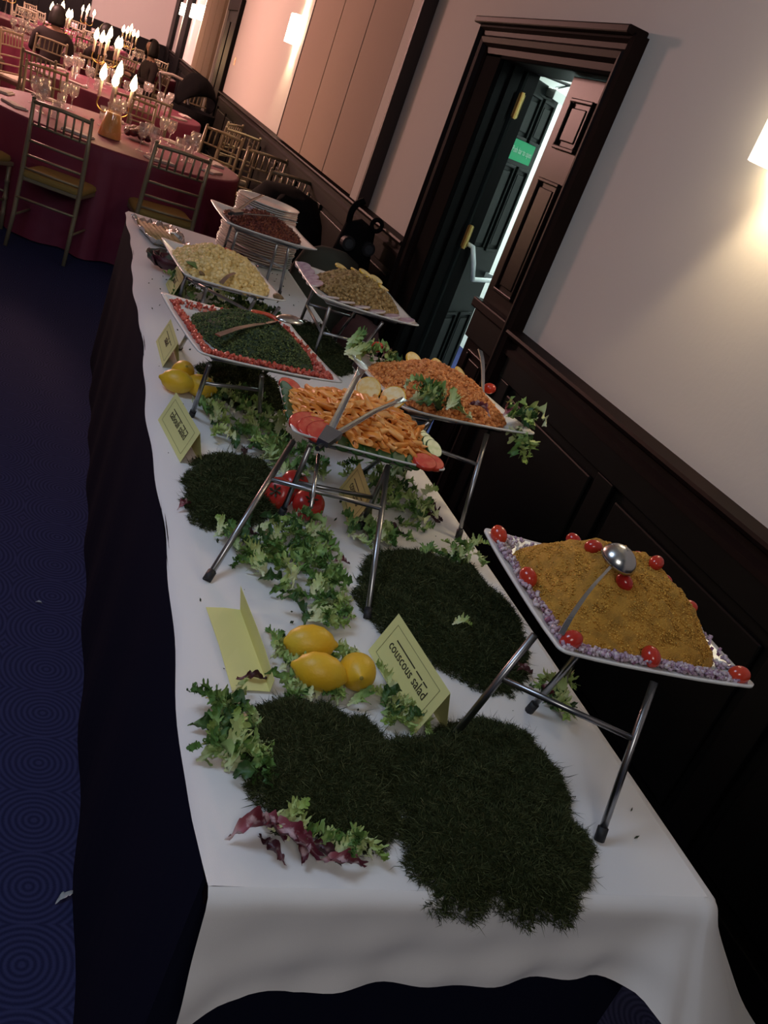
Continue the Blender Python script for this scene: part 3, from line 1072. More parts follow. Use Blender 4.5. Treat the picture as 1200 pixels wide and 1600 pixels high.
# couscous
m1 = Mound(F1.w * 0.445, F1.d * 0.445, 0.094, 0.010, 0.012, 3.4, 0.007, 3, 2.1, 0.012)
food('couscous_heap', F1, [('mound', m1.mesh('mound', M['couscous']), 0), ('grains', grains('grains', m1, 9000, OCT, (0.0017, 0.0015, 0.0014), M['couscous_g'], 0.0004), 1)],
     'mustard yellow couscous heaped on the nearest platter', 'couscous')
V, F = scatter(*CUB, rim_pts(F1, 1100, 0.80, 0.935, 'llffffrb'), (0.0030, 0.0022, 0.0016))
o = obj('chopped_onion', npmesh('chopped_onion', V, F, M['onion']), None, loc=(F1.c[0], F1.c[1], F1.z), rot=(0, 0, F1.ang))
tag(o, 'finely chopped red onion around the rim of the couscous platter', 'onion', kind='stuff')


def lathe_mesh(name, prof, n, m, sx=1, sy=1):
    mb = MB().lathe(prof, n, sx=sx, sy=sy)
    me = bpy.data.meshes.new(name)
    me.from_pydata(mb.v, [], mb.f)
    fix_normals(me)
    me.polygons.foreach_set('use_smooth', [True] * len(me.polygons))
    me.materials.append(m)
    return me


def ball_prof(r, h, n=9, dimple=0.0):
    out = []
    for i in range(n + 1):
        a = -PI / 2 + PI * i / n
        z = math.sin(a) * h
        if i == n:
            z -= dimple
        out.append((abs(math.cos(a)) * r if 0 < i < n else 0.0, z))
    return out


cherry_me = lathe_mesh('cherry_tomato', ball_prof(0.0145, 0.018, 10, 0.002), 16, M['cherry'])
CH = [(-0.88, 0.86, 'in the far corner of the couscous platter'), (-0.86, 0.10, 'on the onion along the aisle side of the couscous platter'),
      (-0.84, -0.84, 'in the near corner of the couscous platter, left of the ladle handle'), (-0.06, -0.86, 'in the middle of the near rim of the couscous platter'),
      (0.87, -0.88, 'in the corner of the couscous platter nearest the wall'),
      (-0.22, -0.30, 'on the couscous slope just below the ladle handle'), (0.28, 0.06, 'on the couscous crest beside the ladle bowl'),
      (-0.22, 0.66, 'half sunk in the couscous before the far rim'), (-0.30, 0.22, 'half sunk in the couscous left of the ladle bowl'),
      (0.72, -0.10, 'on the wall side slope of the couscous'), (0.52, 0.62, 'behind the ladle bowl on the couscous'), (0.75, 0.40, 'behind the couscous crest by the far rim')]
for u, v, wh in CH:
    x, y = u * F1.w / 2, v * F1.d / 2
    r = float(m1.r(np.array([x]), np.array([y]))[0])
    z = float(m1.z(np.array([x]), np.array([y]))[0]) + 0.004 if r < 1 else 0.029
    o = obj('cherry_tomato', cherry_me, None, loc=F1.pt(x, y, z), rot=(random.uniform(0.9, 2.2), random.uniform(-0.4, 0.4), random.uniform(0, 6)))
    if r < 1:
        o.scale = (0.85, 0.85, 0.85)
    tag(o, 'red cherry tomato ' + wh, 'tomato', 'cherry tomatoes on the couscous')


def curve(pts, n=16):
    """Catmull-Rom through points"""
    P = [Vector(p) for p in pts]
    P = [P[0] * 2 - P[1]] + P + [P[-1] * 2 - P[-2]]
    out = []
    for i in range(1, len(P) - 2):
        for k in range(n):
            t = k / n
            a, b, c, d = P[i - 1], P[i], P[i + 1], P[i + 2]
            out.append(0.5 * ((2 * b) + (c - a) * t + (2 * a - 5 * b + 4 * c - d) * t * t + (3 * b - a - 3 * c + d) * t ** 3))
    out.append(P[-2])
    return out


def spoon(label, hand, bowl_c, bowl_r, bowl_dir, up, name='serving_spoon', flip=1, hw=0.007, group=None):
    """hand: handle path ending at the bowl edge; bowl: half ellipsoid shell"""
    base = Vector(bowl_c)
    r = thing(name, label, 'spoon', base)
    if group:
        r['group'] = group
    X = Vector(bowl_dir).normalized()
    Z = Vector(up)
    Z = (Z - X * Z.dot(X)).normalized()
    Y = Z.cross(X)
    a, b, h = bowl_r
    rows = []
    n, k = 7, 24
    for i in range(n + 1):
        th = (PI / 2) * i / n
        rows.append([X * (a * math.sin(th) * math.cos(2 * PI * j / k)) + Y * (b * math.sin(th) * math.sin(2 * PI * j / k)) - Z * (flip * h * math.cos(th)) for j in range(k + 1)])
    obj('bowl', MB().grid(rows), M['chrome'], r, smooth=True, solid=0.0012)
    path = [p - base for p in curve(hand, 8)]
    V, F = [], []
    for i, p in enumerate(path):
        t = (path[min(i + 1, len(path) - 1)] - path[max(0, i - 1)]).normalized()
        s_ = Z.cross(t).normalized()
        q = t.cross(s_)
        f = i / (len(path) - 1)
        ww = hw * (1.25 - 0.75 * f) if f < 0.9 else hw * 0.62
        for sx, sz in ((-1, -1), (1, -1), (1, 1), (-1, 1)):
            V.append(p + s_ * ww * sx + q * 0.0016 * sz)
    for i in range(len(path) - 1):
        for j in range(4):
            F.append((i * 4 + j, i * 4 + (j + 1) % 4, i * 4 + 4 + (j + 1) % 4, i * 4 + 4 + j))
    F += [(3, 2, 1, 0), tuple(len(V) - 4 + j for j in range(4))]
    obj('handle', MB().add(V, F), M['chrome'], r, smooth=False)
    return r


# ladle in the couscous: bowl face down on the crest, handle running to the near left
lad_c = F1.pt(-0.060, -0.040, 0.118)
spoon('steel ladle lying bowl down across the couscous', [F1.pt(-0.172, -0.150, 0.034), F1.pt(-0.155, -0.130, 0.062), F1.pt(-0.125, -0.100, 0.092), F1.pt(-0.083, -0.062, 0.116)],
      lad_c, (0.031, 0.031, 0.027), (1, 1, 0.1), (0.25, -0.1, 1), 'ladle', -1, 0.0036)

# penne
m2 = Mound(F2.w * 0.455, F2.d * 0.455, 0.056, 0.0, 0.0, 3.0, 0.004, 5, 2.0, 0.010)
food('penne_sauce', F2, [('mound', m2.mesh('mound', M['sauce']), 1)], 'thick orange sauce holding the penne heap together', 'sauce')


def penne_mesh():
    n, Lh, ro, ri = 10, 0.021, 0.0066, 0.0046
    V, F = [], []
    for (r, e) in ((ro, -1), (ro, 1), (ri, 1), (ri, -1)):
        for k in range(n):
            a = 2 * PI * k / n
            V.append((e * Lh + e * 0.0075 * math.cos(a) * 1.0, r * math.cos(a), r * math.sin(a)))
    for q in range(4):
        for k in range(n):
            F.append((q * n + k, q * n + (k + 1) % n, ((q + 1) % 4) * n + (k + 1) % n, ((q + 1) % 4) * n + k))
    mb = MB().add(V, F)
    me = bpy.data.meshes.new('penne')
    me.from_pydata(mb.v, [], mb.f)
    fix_normals(me)
    me.polygons.foreach_set('use_smooth', [True] * len(me.polygons))
    me.materials.append(M['penne'])
    return me


pen_me = penne_mesh()
made = []
for i in range(2600):
    p = m2.pts(1, 0.004 + random.uniform(-0.002, 0.010), 0.95)[0]
    if all((p[0] - q[0]) ** 2 + (p[1] - q[1]) ** 2 > 0.0135 ** 2 for q in made):
        made.append(p)
made = made[:260]
for p in made:
    o = obj('penne', pen_me, None, loc=F2.pt(*p))
    o.rotation_euler = (random.uniform(0, 6.3), random.uniform(-0.32, 0.32), random.choice([random.uniform(0, PI), random.gauss(-0.8, 0.35)]))
    s_ = random.uniform(1.0, 1.22)
    o.scale = (s_, s_ * random.uniform(0.92, 1.08), s_)
    zn = ('near', 'middle', 'far')[int((p[1] / F2.d + 0.5) * 2.999)] + ' part of the ' + ('aisle side', 'middle', 'wall side')[int((p[0] / F2.w + 0.5) * 2.999)]
    tag(o, 'sauce coated penne tube in the ' + zn + ' of the orange heap', 'pasta', 'penne in the orange heap, ' + zn)


def disc(name, r, t, m, rim=None, n=20, cut=1.0):
    """slice: flesh with a coloured rim part; cut<1 leaves a half slice"""
    k = int(n * cut)
    V, F = [], []
    closed = cut >= 1
    for z in (-t / 2, t / 2):
        for j in range(k + (0 if closed else 1)):
            a = 2 * PI * j / n
            V.append((r * math.cos(a), r * math.sin(a), z))
    m_ = len(V) // 2
    F = [tuple(range(m_))[::-1], tuple(range(m_, 2 * m_))] + [(j, (j + 1) % m_, m_ + (j + 1) % m_, m_ + j) for j in range(m_)]
    return MB().add(V, F)


def slice_thing(name, label, cat, loc, rot, r, t, flesh, skin, group=None, cut=1.0, sc=None):
    o = thing(name, label, cat, loc, 0, group)
    o.rotation_euler = rot
    if sc:
        o.scale = sc
    obj('flesh', disc('flesh', r * 0.93, t, flesh, cut=cut), flesh, o)
    rows = []
    n = 22
    kk = n if cut >= 1 else int(n * cut)
    rows = [[(r * c_ * math.cos(2 * PI * j / n), r * c_ * math.sin(2 * PI * j / n), z) for j in range(kk + 1)] for c_, z in ((0.93, -t / 2 - 0.0004), (1, -t / 2 + 0.001), (1, t / 2 - 0.001), (0.93, t / 2 + 0.0004))]
    obj('peel', MB().grid(rows), skin, o, smooth=True)
    return o


# garnish of the penne platter
for i, (u, v, rz, tl) in enumerate(((-0.80, -0.62, 0.3, 0.55), (-0.72, -0.74, 0.4, 0.5), (-0.62, -0.82, 0.5, 0.45))):
    slice_thing('tomato_slice', ['outermost', 'middle', 'innermost'][i] + ' of three tomato slices at the near corner of the penne platter', 'tomato', F2.pt(u * F2.w / 2, v * F2.d / 2, 0.028), (tl * 0.55, -0.25, rz), 0.031, 0.009, M['tomato_cut'], M['tomato'], 'tomato slices on the penne platter', sc=(1.25, 1, 1))
for i, (u, v, rz, wh) in enumerate(((0.84, -0.84, 0.2, 'at the wall side near corner of the penne platter'), (0.72, -0.90, 0.1, 'next to the corner slice on the near rim of the penne platter'),
                                    (-0.86, 0.84, 0.8, 'at the far aisle corner of the penne platter'), (0.62, 0.70, 0.2, 'at the far wall side of the penne platter'))):
    slice_thing('tomato_slice', 'red tomato slice ' + wh, 'tomato', F2.pt(u * F2.w / 2, v * F2.d / 2, 0.026), (0.22, -0.1, rz), 0.027, 0.009, M['tomato_cut'], M['tomato'], 'tomato slices on the penne platter')
for i in range(5):
    slice_thing('cucumber_slice', 'pale cucumber slice %d from the near end, fan on wall side of the penne' % (i + 1), 'cucumber', F2.pt(0.91 * F2.w / 2, (-0.50 + 0.20 * i) * F2.d / 2, 0.024 + 0.004 * (4 - i)), (0.55, 0.25, 0), 0.023, 0.005, M['cucumber'], M['cuke_skin'], 'cucumber slices on the penne platter')
for i in range(5):
    slice_thing('cucumber_slice', 'dark green cucumber slice %d, counted from the near end, aisle side of the penne' % (i + 1), 'cucumber', F2.pt(-0.93 * F2.w / 2, (-0.40 + 0.24 * i) * F2.d / 2, 0.019 + 0.003 * i), (0.25, 0.45, 0), 0.022, 0.006, M['cuke_skin'], M['cuke_skin'], 'cucumber slices on the penne platter')
for i in range(6):
    slice_thing('cucumber_slice', 'dark green cucumber slice %d, counted from the aisle, near edge of the penne' % (i + 1), 'cucumber', F2.pt((-0.36 + 0.19 * i) * F2.w / 2, -0.90 * F2.d / 2, 0.019), (0.5, 0.1, 0), 0.020, 0.006, M['cuke_skin'], M['cuke_skin'], 'cucumber slices on the penne platter')
slice_thing('lemon_slice', 'pale lemon half slice standing on the penne, aisle side one', 'lemon', F2.pt(0.020, 0.090, 0.082), (1.0, 0.0, -0.5), 0.029, 0.006, M['lemon_flesh'], M['lemon'], 'lemon slices on the penne')
slice_thing('lemon_slice', 'pale lemon slice standing on the penne, wall side one', 'lemon', F2.pt(0.080, 0.080, 0.080), (0.9, 0.1, -0.9), 0.031, 0.006, M['lemon_flesh'], M['lemon'], 'lemon slices on the penne')


def tongs(label, pivot, tip1, tip2, wid=0.0075, cap=True):
    base = Vector(pivot)
    r = thing('serving_tongs', label, 'tongs', base, 0, 'serving tongs')
    for tip in (tip1, tip2):
        t = Vector(tip) - base
        d = t.normalized()
        side = d.cross(Vector((0, 0, 1))).normalized()
        up = side.cross(d)
        V, F = [], []
        path = [(0.0, 1.0), (0.15, 0.95), (0.6, 0.8), (0.85, 0.75), (1.0, 1.25)]
        prof = [(-1, 0.35), (-0.75, 0.0), (0.75, 0.0), (1, 0.35)]
        for s_, ww in path:
            c_ = t * s_ + up * (0.012 * math.sin(PI * s_))
            V += [c_ + side * wid * ww * a + up * wid * 0.9 * b for a, b in prof]
        for i in range(len(path) - 1):
            F += [(i * 4 + j, i * 4 + j + 1, i * 4 + 5 + j, i * 4 + 4 + j) for j in range(3)]
        obj('arm', MB().add(V, F), M['chrome'], r, smooth=True, solid=0.0012)
    d = ((Vector(tip1) + Vector(tip2)) / 2 - base).normalized()
    sd = d.cross(Vector((0, 0, 1))).normalized()
    h = MB().add([sd * -0.013 - d * 0.012, sd * 0.013 - d * 0.012, sd * 0.020 + d * 0.03, sd * -0.020 + d * 0.03] + [sd * -0.013 - d * 0.012 + Vector((0, 0, 0.012)), sd * 0.013 - d * 0.012 + Vector((0, 0, 0.012)), sd * 0.020 + d * 0.03 + Vector((0, 0, 0.014)), sd * -0.020 + d * 0.03 + Vector((0, 0, 0.014))],
                 [(3, 2, 1, 0), (4, 5, 6, 7), (0, 1, 5, 4), (1, 2, 6, 5), (2, 3, 7, 6), (3, 0, 4, 7)])
    obj('hinge_block', h, M['steel_dark'], r)
    obj('end_ring', MB().tube([base * 0 - d * 0.012, -d * 0.030 + Vector((0, 0, 0.004))], 0.006, 8), M['rubber'], r)
    return r


tongs('steel tongs standing open on the penne salad, hinge at the near rim', F2.pt(-0.108, -0.168, 0.024), F2.pt(-0.032, 0.020, 0.142), F2.pt(0.078, -0.010, 0.112))

# parsley salad
m4 = Mound(F4.w * 0.395, F4.d * 0.395, 0.066, 0.014, 0.0, 2.7, 0.008, 8, 1.8, 0.010)
food('parsley_salad', F4, [('mound', m4.mesh('mound', M['parsley_b']), 0), ('leaf_flakes', grains('leaf_flakes', m4, 9000, OCT, (0.0036, 0.0026, 0.0008), M['parsley'], 0.0022, 1.03), 1)],
     'finely chopped dark green parsley salad on the red bordered platter', 'salad')
rp = rim_pts(F4, 900, 0.79, 0.90, 'llffrrb', h=0.010, thick=0.009)
V, F = scatter(*CUB, rp, (0.0050, 0.0030, 0.0020))
o = obj('tomato_border', npmesh('tomato_border', V, F, M['red_border']), None, loc=(F4.c[0], F4.c[1], F4.z), rot=(0, 0, F4.ang))
tag(o, 'chopped red tomato laid as a border round the parsley salad', 'tomato', kind='stuff')
pr = MB().tube([(0.034 * math.cos(a), 0.017 * math.sin(a), 0.003 * math.sin(2 * a)) for a in np.linspace(0, 2 * PI, 25)], 0.0062, 8, cap=False)
o = obj('pepper_ring', pr, M['pepper'], smooth=True, loc=F4.pt(0.055, 0.075, 0.062), rot=(0.25, 0.1, F4.ang - 0.3))
tag(o, 'red pepper ring lying on the parsley salad', 'pepper')
sp4 = spoon('steel serving spoon lying across the parsley salad', [F4.pt(-0.125, -0.125, 0.045), F4.pt(-0.06, -0.082, 0.063), F4.pt(0.03, -0.03, 0.079), F4.pt(0.06, -0.012, 0.082)],
            F4.pt(0.098, 0.008, 0.086), (0.042, 0.029, 0.015), (0.9, 0.45, 0.02), (-0.1, 0, 1), 'serving_spoon', -1, 0.0075)

# red bulgur
m3 = Mound(F3.w * 0.44, F3.d * 0.44, 0.074, 0.0, 0.0, 2.8, 0.007, 9, 1.8, 0.010)
food('bulgur_salad', F3, [('mound', m3.mesh('mound', M['rice_b']), 0), ('grains', grains('grains', m3, 3600, ICO, (0.0062, 0.0042, 0.0036), M['rice'], 0.001, 1.0, True), 1)],
     'reddish orange bulgur heaped on the platter with lettuce corners', 'salad')
for u, v, wh in ((-0.62, 0.86, 'at the far lettuce corner of the red bulgur'), (0.16, -0.20, 'on the slope of the red bulgur above the spoon'), (0.80, 0.10, 'at the wall side of the red bulgur')):
    o = obj('cherry_tomato', cherry_me, None, loc=F3.pt(u * F3.w / 2, v * F3.d / 2, 0.055), rot=(1.3, 0.2, 1.0))
    tag(o, 'red cherry tomato ' + wh, 'tomato', 'cherry tomatoes on the bulgur')
spoon('steel spoon sunk in the red bulgur, handle pointing to the wall', [F3.pt(0.215, 0.20, 0.105), F3.pt(0.18, 0.12, 0.095), F3.pt(0.13, 0.02, 0.078), F3.pt(0.095, -0.055, 0.055)],
      F3.pt(0.062, -0.095, 0.045), (0.036, 0.025, 0.010), (-0.6, -0.7, -0.1), (0.2, -0.2, 1), 'serving_spoon', 1, 0.006)
for i, (u, v) in enumerate(((-0.10, 0.72), (0.28, 0.70), (0.58, 0.55))):
    slice_thing('lemon_slice', 'pale lemon slice %d at the far rim of the bulgur, counted from the doorway' % (i + 1), 'lemon', F3.pt(u * F3.w / 2, v * F3.d / 2, 0.050), (0.6, 0.2, 0.3 * i), 0.026, 0.006, M['lemon_flesh'], M['lemon'], 'lemon slices on the bulgur')

# chickpeas
m5 = Mound(F5.w * 0.41, F5.d * 0.40, 0.078, 0.010, 0.012, 2.6, 0.006, 12, 1.8, 0.010)
food('chickpea_salad', F5, [('mound', m5.mesh('mound', M['chick_b']), 0), ('chickpeas', grains('chickpeas', m5, 1500, ICO, (0.0066, 0.0060, 0.0056), M['chick'], 0.001, 1.0, True, 0.15), 1)],
     'brown chickpea salad heaped on the platter by the doorway', 'salad')
ON = [(-0.86, -0.2 + 0.34 * k) for k in range(4)] + [(-0.72 + 0.30 * k, -0.86) for k in range(6)]
for i, (u, v) in enumerate(ON):
    slice_thing('onion_slice', 'purple onion slice %d on the aisle rim of the chickpeas, counted from near' % (i + 1) if i < 4 else 'purple onion slice %d on the near rim of the chickpeas, counted from the aisle' % (i - 3),
                'onion', F5.pt(u * F5.w / 2, v * F5.d / 2, 0.022), (-0.3 if i >= 4 else 0.1, -0.3 if i < 4 else 0.1, 0.2 * i), 0.030, 0.006, M['onion_ring'], M['radicchio'], 'onion slices round the chickpeas')
for i, (u, v, rz) in enumerate(((-0.28, 0.34, 0.2), (0.02, 0.30, 0.9), (0.10, 0.06, 0.4), (0.38, 0.16, 0.1), (0.50, -0.10, 0.6))):
    x, y = u * F5.w / 2, v * F5.d / 2
    slice_thing('lemon_slice', ['farthest', 'second', 'third', 'fourth', 'nearest'][i] + ' of the lemon slices laid along the chickpea crest', 'lemon', F5.pt(x, y, float(m5.z(np.array([x]), np.array([y]))[0]) + 0.009), (0.25, 0.15, rz), 0.027, 0.005, M['lemon_flesh'], M['lemon'], 'lemon slices on the chickpeas', cut=0.55 if i in (0, 4) else 1.0)

# creamy potato salad
m6 = Mound(F6.w * 0.45, F6.d * 0.44, 0.070, 0.0, 0.0, 3.0, 0.008, 14, 1.9, 0.010)
food('potato_salad', F6, [('mound', m6.mesh('mound', M['potato_b']), 0), ('potato_cubes', grains('potato_cubes', m6, 1300, ICO, (0.0095, 0.0080, 0.0068), M['potato'], 0.001, 1.0, True, 0.25), 1)],
     'cream coloured potato salad heaped on its platter', 'salad')
for i, (u, v, lab, m, sc) in enumerate(((0.20, 0.42, 'red pepper strip on top of the creamy potato salad', 'pepper', (0.020, 0.007, 0.005)), (-0.72, -0.50, 'dark green leaf lying on the aisle corner of the potato salad', 'leaf_dark', (0.032, 0.018, 0.006)),
                                        (-0.60, -0.72, 'brown red slice beside the dark leaf on the potato salad', 'mushroom', (0.016, 0.012, 0.006)), (0.90, -0.82, 'dark brown mushroom at the wall side corner of the potato salad', 'mushroom', (0.024, 0.016, 0.012)))):
    x, y = u * F6.w / 2, v * F6.d / 2
    mb = MB().lathe(ball_prof(1, 1, 7), 12)
    mb.v = [(p[0] * sc[0], p[1] * sc[1] * (1 + 0.3 * math.sin(5 * p[0])), p[2] * sc[2] + 0.15 * sc[0] * p[0] * p[1]) for p in mb.v]
    o = obj(['pepper_strip', 'bay_leaf', 'mushroom_slice', 'mushroom'][i], mb, M[m], smooth=True, loc=F6.pt(x, y, float(m6.z(np.array([x]), np.array([y]))[0]) + 0.010), rot=(0.3, 0.2, 0.6 * i))
    tag(o, lab, ['pepper', 'leaf', 'mushroom', 'mushroom'][i])
spoon('spoon coated in dressing at the near rim of the potato salad', [F6.pt(-0.06, -0.24, 0.030), F6.pt(-0.03, -0.19, 0.045), F6.pt(0.0, -0.15, 0.052), F6.pt(0.02, -0.12, 0.055)], F6.pt(0.04, -0.09, 0.06), (0.034, 0.024, 0.01), (0.5, 0.8, 0.1), (0, -0.2, 1), 'serving_spoon', 1, 0.006)

# dark red salad
m7 = Mound(F7.w * 0.42, F7.d * 0.42, 0.055, 0.0, 0.0, 2.6, 0.009, 16, 1.7, 0.010)
food('shredded_salad', F7, [('mound', m7.mesh('mound', M['beet_b']), 0), ('shreds', grains('shreds', m7, 2600, OCT, (0.010, 0.0042, 0.0036), M['beet'], 0.001), 1)],
     'dark red shredded salad on the farthest platter', 'salad')
o = obj('onion_ring', MB().tube([(0.017 * math.cos(a), 0.017 * math.sin(a), 0) for a in np.linspace(0, 2 * PI, 21)], 0.004, 8, cap=False), M['onion_ring'], smooth=True, loc=F7.pt(-0.065, 0.03, 0.066), rot=(0.3, 0.2, 0))
tag(o, 'pale onion ring on the dark red salad between the tong arms', 'onion')
tongs('dull steel tongs lying open on the dark red salad', F7.pt(-0.16, -0.14, 0.050), F7.pt(-0.005, 0.10, 0.125), F7.pt(0.115, -0.075, 0.085))

# ------------------------------------------------------------------ plates stacked at the far end
big_me = lathe_mesh('dinner_plate', [(0, 0.003), (0.115, 0.003), (0.13, 0.005), (0.186, 0.0165), (0.190, 0.0175), (0.190, 0.0155), (0.13, 0.001), (0.115, 0), (0, 0)], 32, M['china'])
small_me = lathe_mesh('side_plate', [(0, 0.003), (0.092, 0.003), (0.103, 0.005), (0.148, 0.0155), (0.152, 0.0165), (0.152, 0.0145), (0.10, 0.001), (0.092, 0), (0, 0)], 32, M['china'])
PX, PY = 0.90, 4.42
for i in range(13):
    o = obj('dinner_plate', big_me, None, loc=(PX + random.uniform(-.004, .004), PY + random.uniform(-.004, .004), TZ + 0.002 + 0.0115 * i))
    tag(o, 'large white plate in the wide lower stack at the far end' if i < 12 else 'topmost large white plate, carrying the stack of smaller plates', 'plate', 'large plates in the lower stack')
zb = TZ + 0.002 + 0.0115 * 12 + 0.006
for i in range(13):
    o = obj('side_plate', small_me, None, loc=(PX + random.uniform(-.004, .004), PY + random.uniform(-.004, .004), zb + 0.0098 * i))
    tag(o, 'smaller white plate in the upper stack standing on the large plates' if i < 12 else 'topmost small white plate, reflecting a lamp, on the upper stack', 'plate', 'small plates in the upper stack')

# foil tray with breadsticks
ft = thing('foil_tray', 'crumpled foil tray of breadsticks at the far aisle corner', 'tray', (0.435, 4.20, TZ + 0.002), math.radians(12))
rows = []
for i in range(15):
    v = -0.20 + 0.40 * i / 14
    row = []
    for j in range(13):
        u = -0.095 + 0.19 * j / 12
        e = max(abs(u) / 0.095, abs(v) / 0.20)
        row.append((u * (1 + 0.05 * random.uniform(-1, 1)), v * (1 + 0.04 * random.uniform(-1, 1)), 0.003 + max(0, e - 0.72) * 0.11 * random.uniform(0.6, 1.3)))
    rows.append(row)
obj('foil_sheet', MB().grid(rows), M['foil'], ft, solid=0.0008)
fc = MB().lathe(ball_prof(0.035, 0.022, 8), 12)
fc.v = [(x * (1 + 0.35 * random.uniform(-1, 1)) + 0.085, y * 1.6 * (1 + 0.3 * random.uniform(-1, 1)) + 0.06, z * (1 + 0.4 * random.uniform(-1, 1)) + 0.026) for x, y, z in fc.v]
obj('foil_crumple', fc, M['foil'], ft)
for i in range(6):
    u = -0.062 + 0.025 * i
    mb = MB().tube([(0, -0.165, 0), (0, -0.16, 0), (0, 0, 0.002), (0, 0.16, 0), (0, 0.165, 0)], [0.006, 0.0105, 0.0115, 0.0105, 0.006], 8)
    o = obj('breadstick', mb, M['bread'], smooth=True, loc=(0.435 + u * math.cos(0.21), 4.20 + u * math.sin(0.21), TZ + 0.019 + 0.001 * (i % 2)), rot=(0, 0, math.radians(12)))
    tag(o, ['outermost', 'second', 'third', 'fourth', 'fifth', 'innermost'][i] + ' golden breadstick lying in the foil tray, counted from the aisle', 'breadstick', 'breadsticks in the foil tray')

# ------------------------------------------------------------------ name cards
SHEET = 0.0006


def name_card(label, loc, rz, Lc, wd, h, text, face=-1, tsize=0.027, open_l=1.0):
    """tent card: fold along local y (length Lc), base width wd, height h; the printed side faces local -x when face=-1"""
    r = thing('name_card', label, 'name card', loc, rz, 'yellow name cards')
    mb = MB()
    for s_ in (-1, 1):
        mb.add([(s_ * wd / 2, -Lc / 2, 0), (s_ * wd / 2, Lc / 2, 0), (0, Lc / 2, h), (0, -Lc / 2, h)], [(0, 1, 2, 3)])
    import bmesh
    me = bpy.data.meshes.new('folded_sheet')
    me.from_pydata(mb.v, [], mb.f)
    bm = bmesh.new()
    bm.from_mesh(me)
    bmesh.ops.remove_doubles(bm, verts=bm.verts, dist=0.0001)
    bmesh.ops.recalc_face_normals(bm, faces=bm.faces)
    bm.to_mesh(me)
    bm.free()
    me.materials.append(M['card'])
    sh = obj('folded_sheet', me, None, r, solid=SHEET)
    if text:
        sl = math.hypot(wd / 2, h)
        tilt = math.atan2(h, wd / 2)
        s_ = face
        # card-face frame: local u along the text, v up the slope
        u = Vector((0, s_ * 1.0, 0)) if s_ > 0 else Vector((0, -1.0, 0))
        v = Vector((-s_ * math.cos(tilt), 0, math.sin(tilt)))
        n = u.cross(v)
        org = Vector((s_ * wd / 4, 0, h / 2)) + n * 0.0009
        mtx = Matrix(((u.x, v.x, n.x, org.x), (u.y, v.y, n.y, org.y), (u.z, v.z, n.z, org.z), (0, 0, 0, 1)))
        t = text_mesh(text, tsize, M['ink'], sh, mtx @ Matrix.Translation((0, 0.002, 0)), ext=0.0002)
        tw = max(p.co.x for p in t.data.vertices) if False else Lc * 0.30
        fr = MB()
        a, b, e = Lc * 0.41, sl * 0.36, 0.0007
        for x0, y0, x1, y1 in ((-a, -b, a, -b + e), (-a, b - e, a, b), (-a, -b, -a + e, b), (a - e, -b, a, b)):
            fr.box((x0, y0, -0.0003), (x1, y1, 0.0001), mtx)
        o = obj('printed_border', fr, M['ink_pale'], sh)
        o['kind'] = 'stuff'
        br = MB()
        for x0, x1 in ((-Lc * 0.30, Lc * 0.06), (Lc * 0.09, Lc * 0.20), (Lc * 0.22, Lc * 0.29)):
            br.box((x0, sl * 0.155, -0.0003), (x1, sl * 0.155 + 0.0022, 0.0002), mtx)
        o = obj('lettering_overline', br, M['ink'], sh)
        o['kind'] = 'stuff'
    return r


name_card('yellow tent card reading couscous salad, standing by the front lemons', (0.695, 1.130, TZ + 0.002), math.radians(7), 0.215, 0.060, 0.085, 'couscous salad', -1, 0.0245)
cb = thing('name_card', 'plain yellow card opened out near the aisle edge, one half lying flat', 'name card', (0.43, 1.19, TZ + 0.002), math.radians(5), 'yellow name cards')
mb = MB().grid([[(-0.062, y, 0.0015 + 0.004 * (1 - abs(y) / 0.11)) for y in (-0.11, -0.05, 0, 0.05, 0.11)], [(-0.03, y, 0.004) for y in (-0.11, -0.05, 0, 0.05, 0.11)], [(0.0, y, 0.003) for y in (-0.11, -0.05, 0, 0.05, 0.11)],
                [(0.000, -0.11, 0.026), (-0.004, -0.05, 0.038), (-0.008, 0, 0.045), (-0.012, 0.05, 0.050), (-0.014, 0.11, 0.052)]])
obj('folded_sheet', mb, M['card'], cb, solid=SHEET)
name_card('yellow tent card reading tabouli salad, at the aisle edge before the lemons', (0.362, 1.985, TZ + 0.002), math.radians(10), 0.225, 0.052, 0.080, 'tabouli salad', -1, 0.027)
name_card('yellow tent card behind the aisle side lemons, beside a black foot cap', (0.372, 2.60, TZ + 0.002), math.radians(2), 0.22, 0.050, 0.080, 'salad', -1, 0.030)
name_card('yellow tent card leaning beside the dark leaf of the potato salad', (0.445, 3.34, TZ + 0.002), math.radians(3), 0.18, 0.050, 0.085, 'salad', -1, 0.030)
name_card('yellow tent card under the penne platter, partly behind the stand', (0.770, 1.800, TZ + 0.002), math.radians(-6), 0.20, 0.055, 0.085, 'couscous', -1, 0.030)

# ------------------------------------------------------------------ lemons and tomatoes on the cloth
lp = [(0, -0.048), (0.005, -0.0465), (0.009, -0.043), (0.019, -0.036), (0.0285, -0.020), (0.032, 0.0), (0.0285, 0.020), (0.019, 0.035), (0.010, 0.041), (0.006, 0.046), (0.0035, 0.049), (0, 0.0485)]
lemon_me = lathe_mesh('lemon_body', lp, 24, M['lemon'])
tip_me = lathe_mesh('lemon_scar', [(0, 0.0495), (0.0035, 0.0492), (0.0042, 0.047), (0.002, 0.046)], 10, M['lemon_tip'])


def lemon(label, loc, axis):
    r = thing('lemon', label, 'lemon', loc)
    r.rotation_euler = Vector(axis).to_track_quat('Z', 'Y').to_euler()
    obj('peel', lemon_me, None, r)
    obj('stem_scar', tip_me, None, r)
    return r


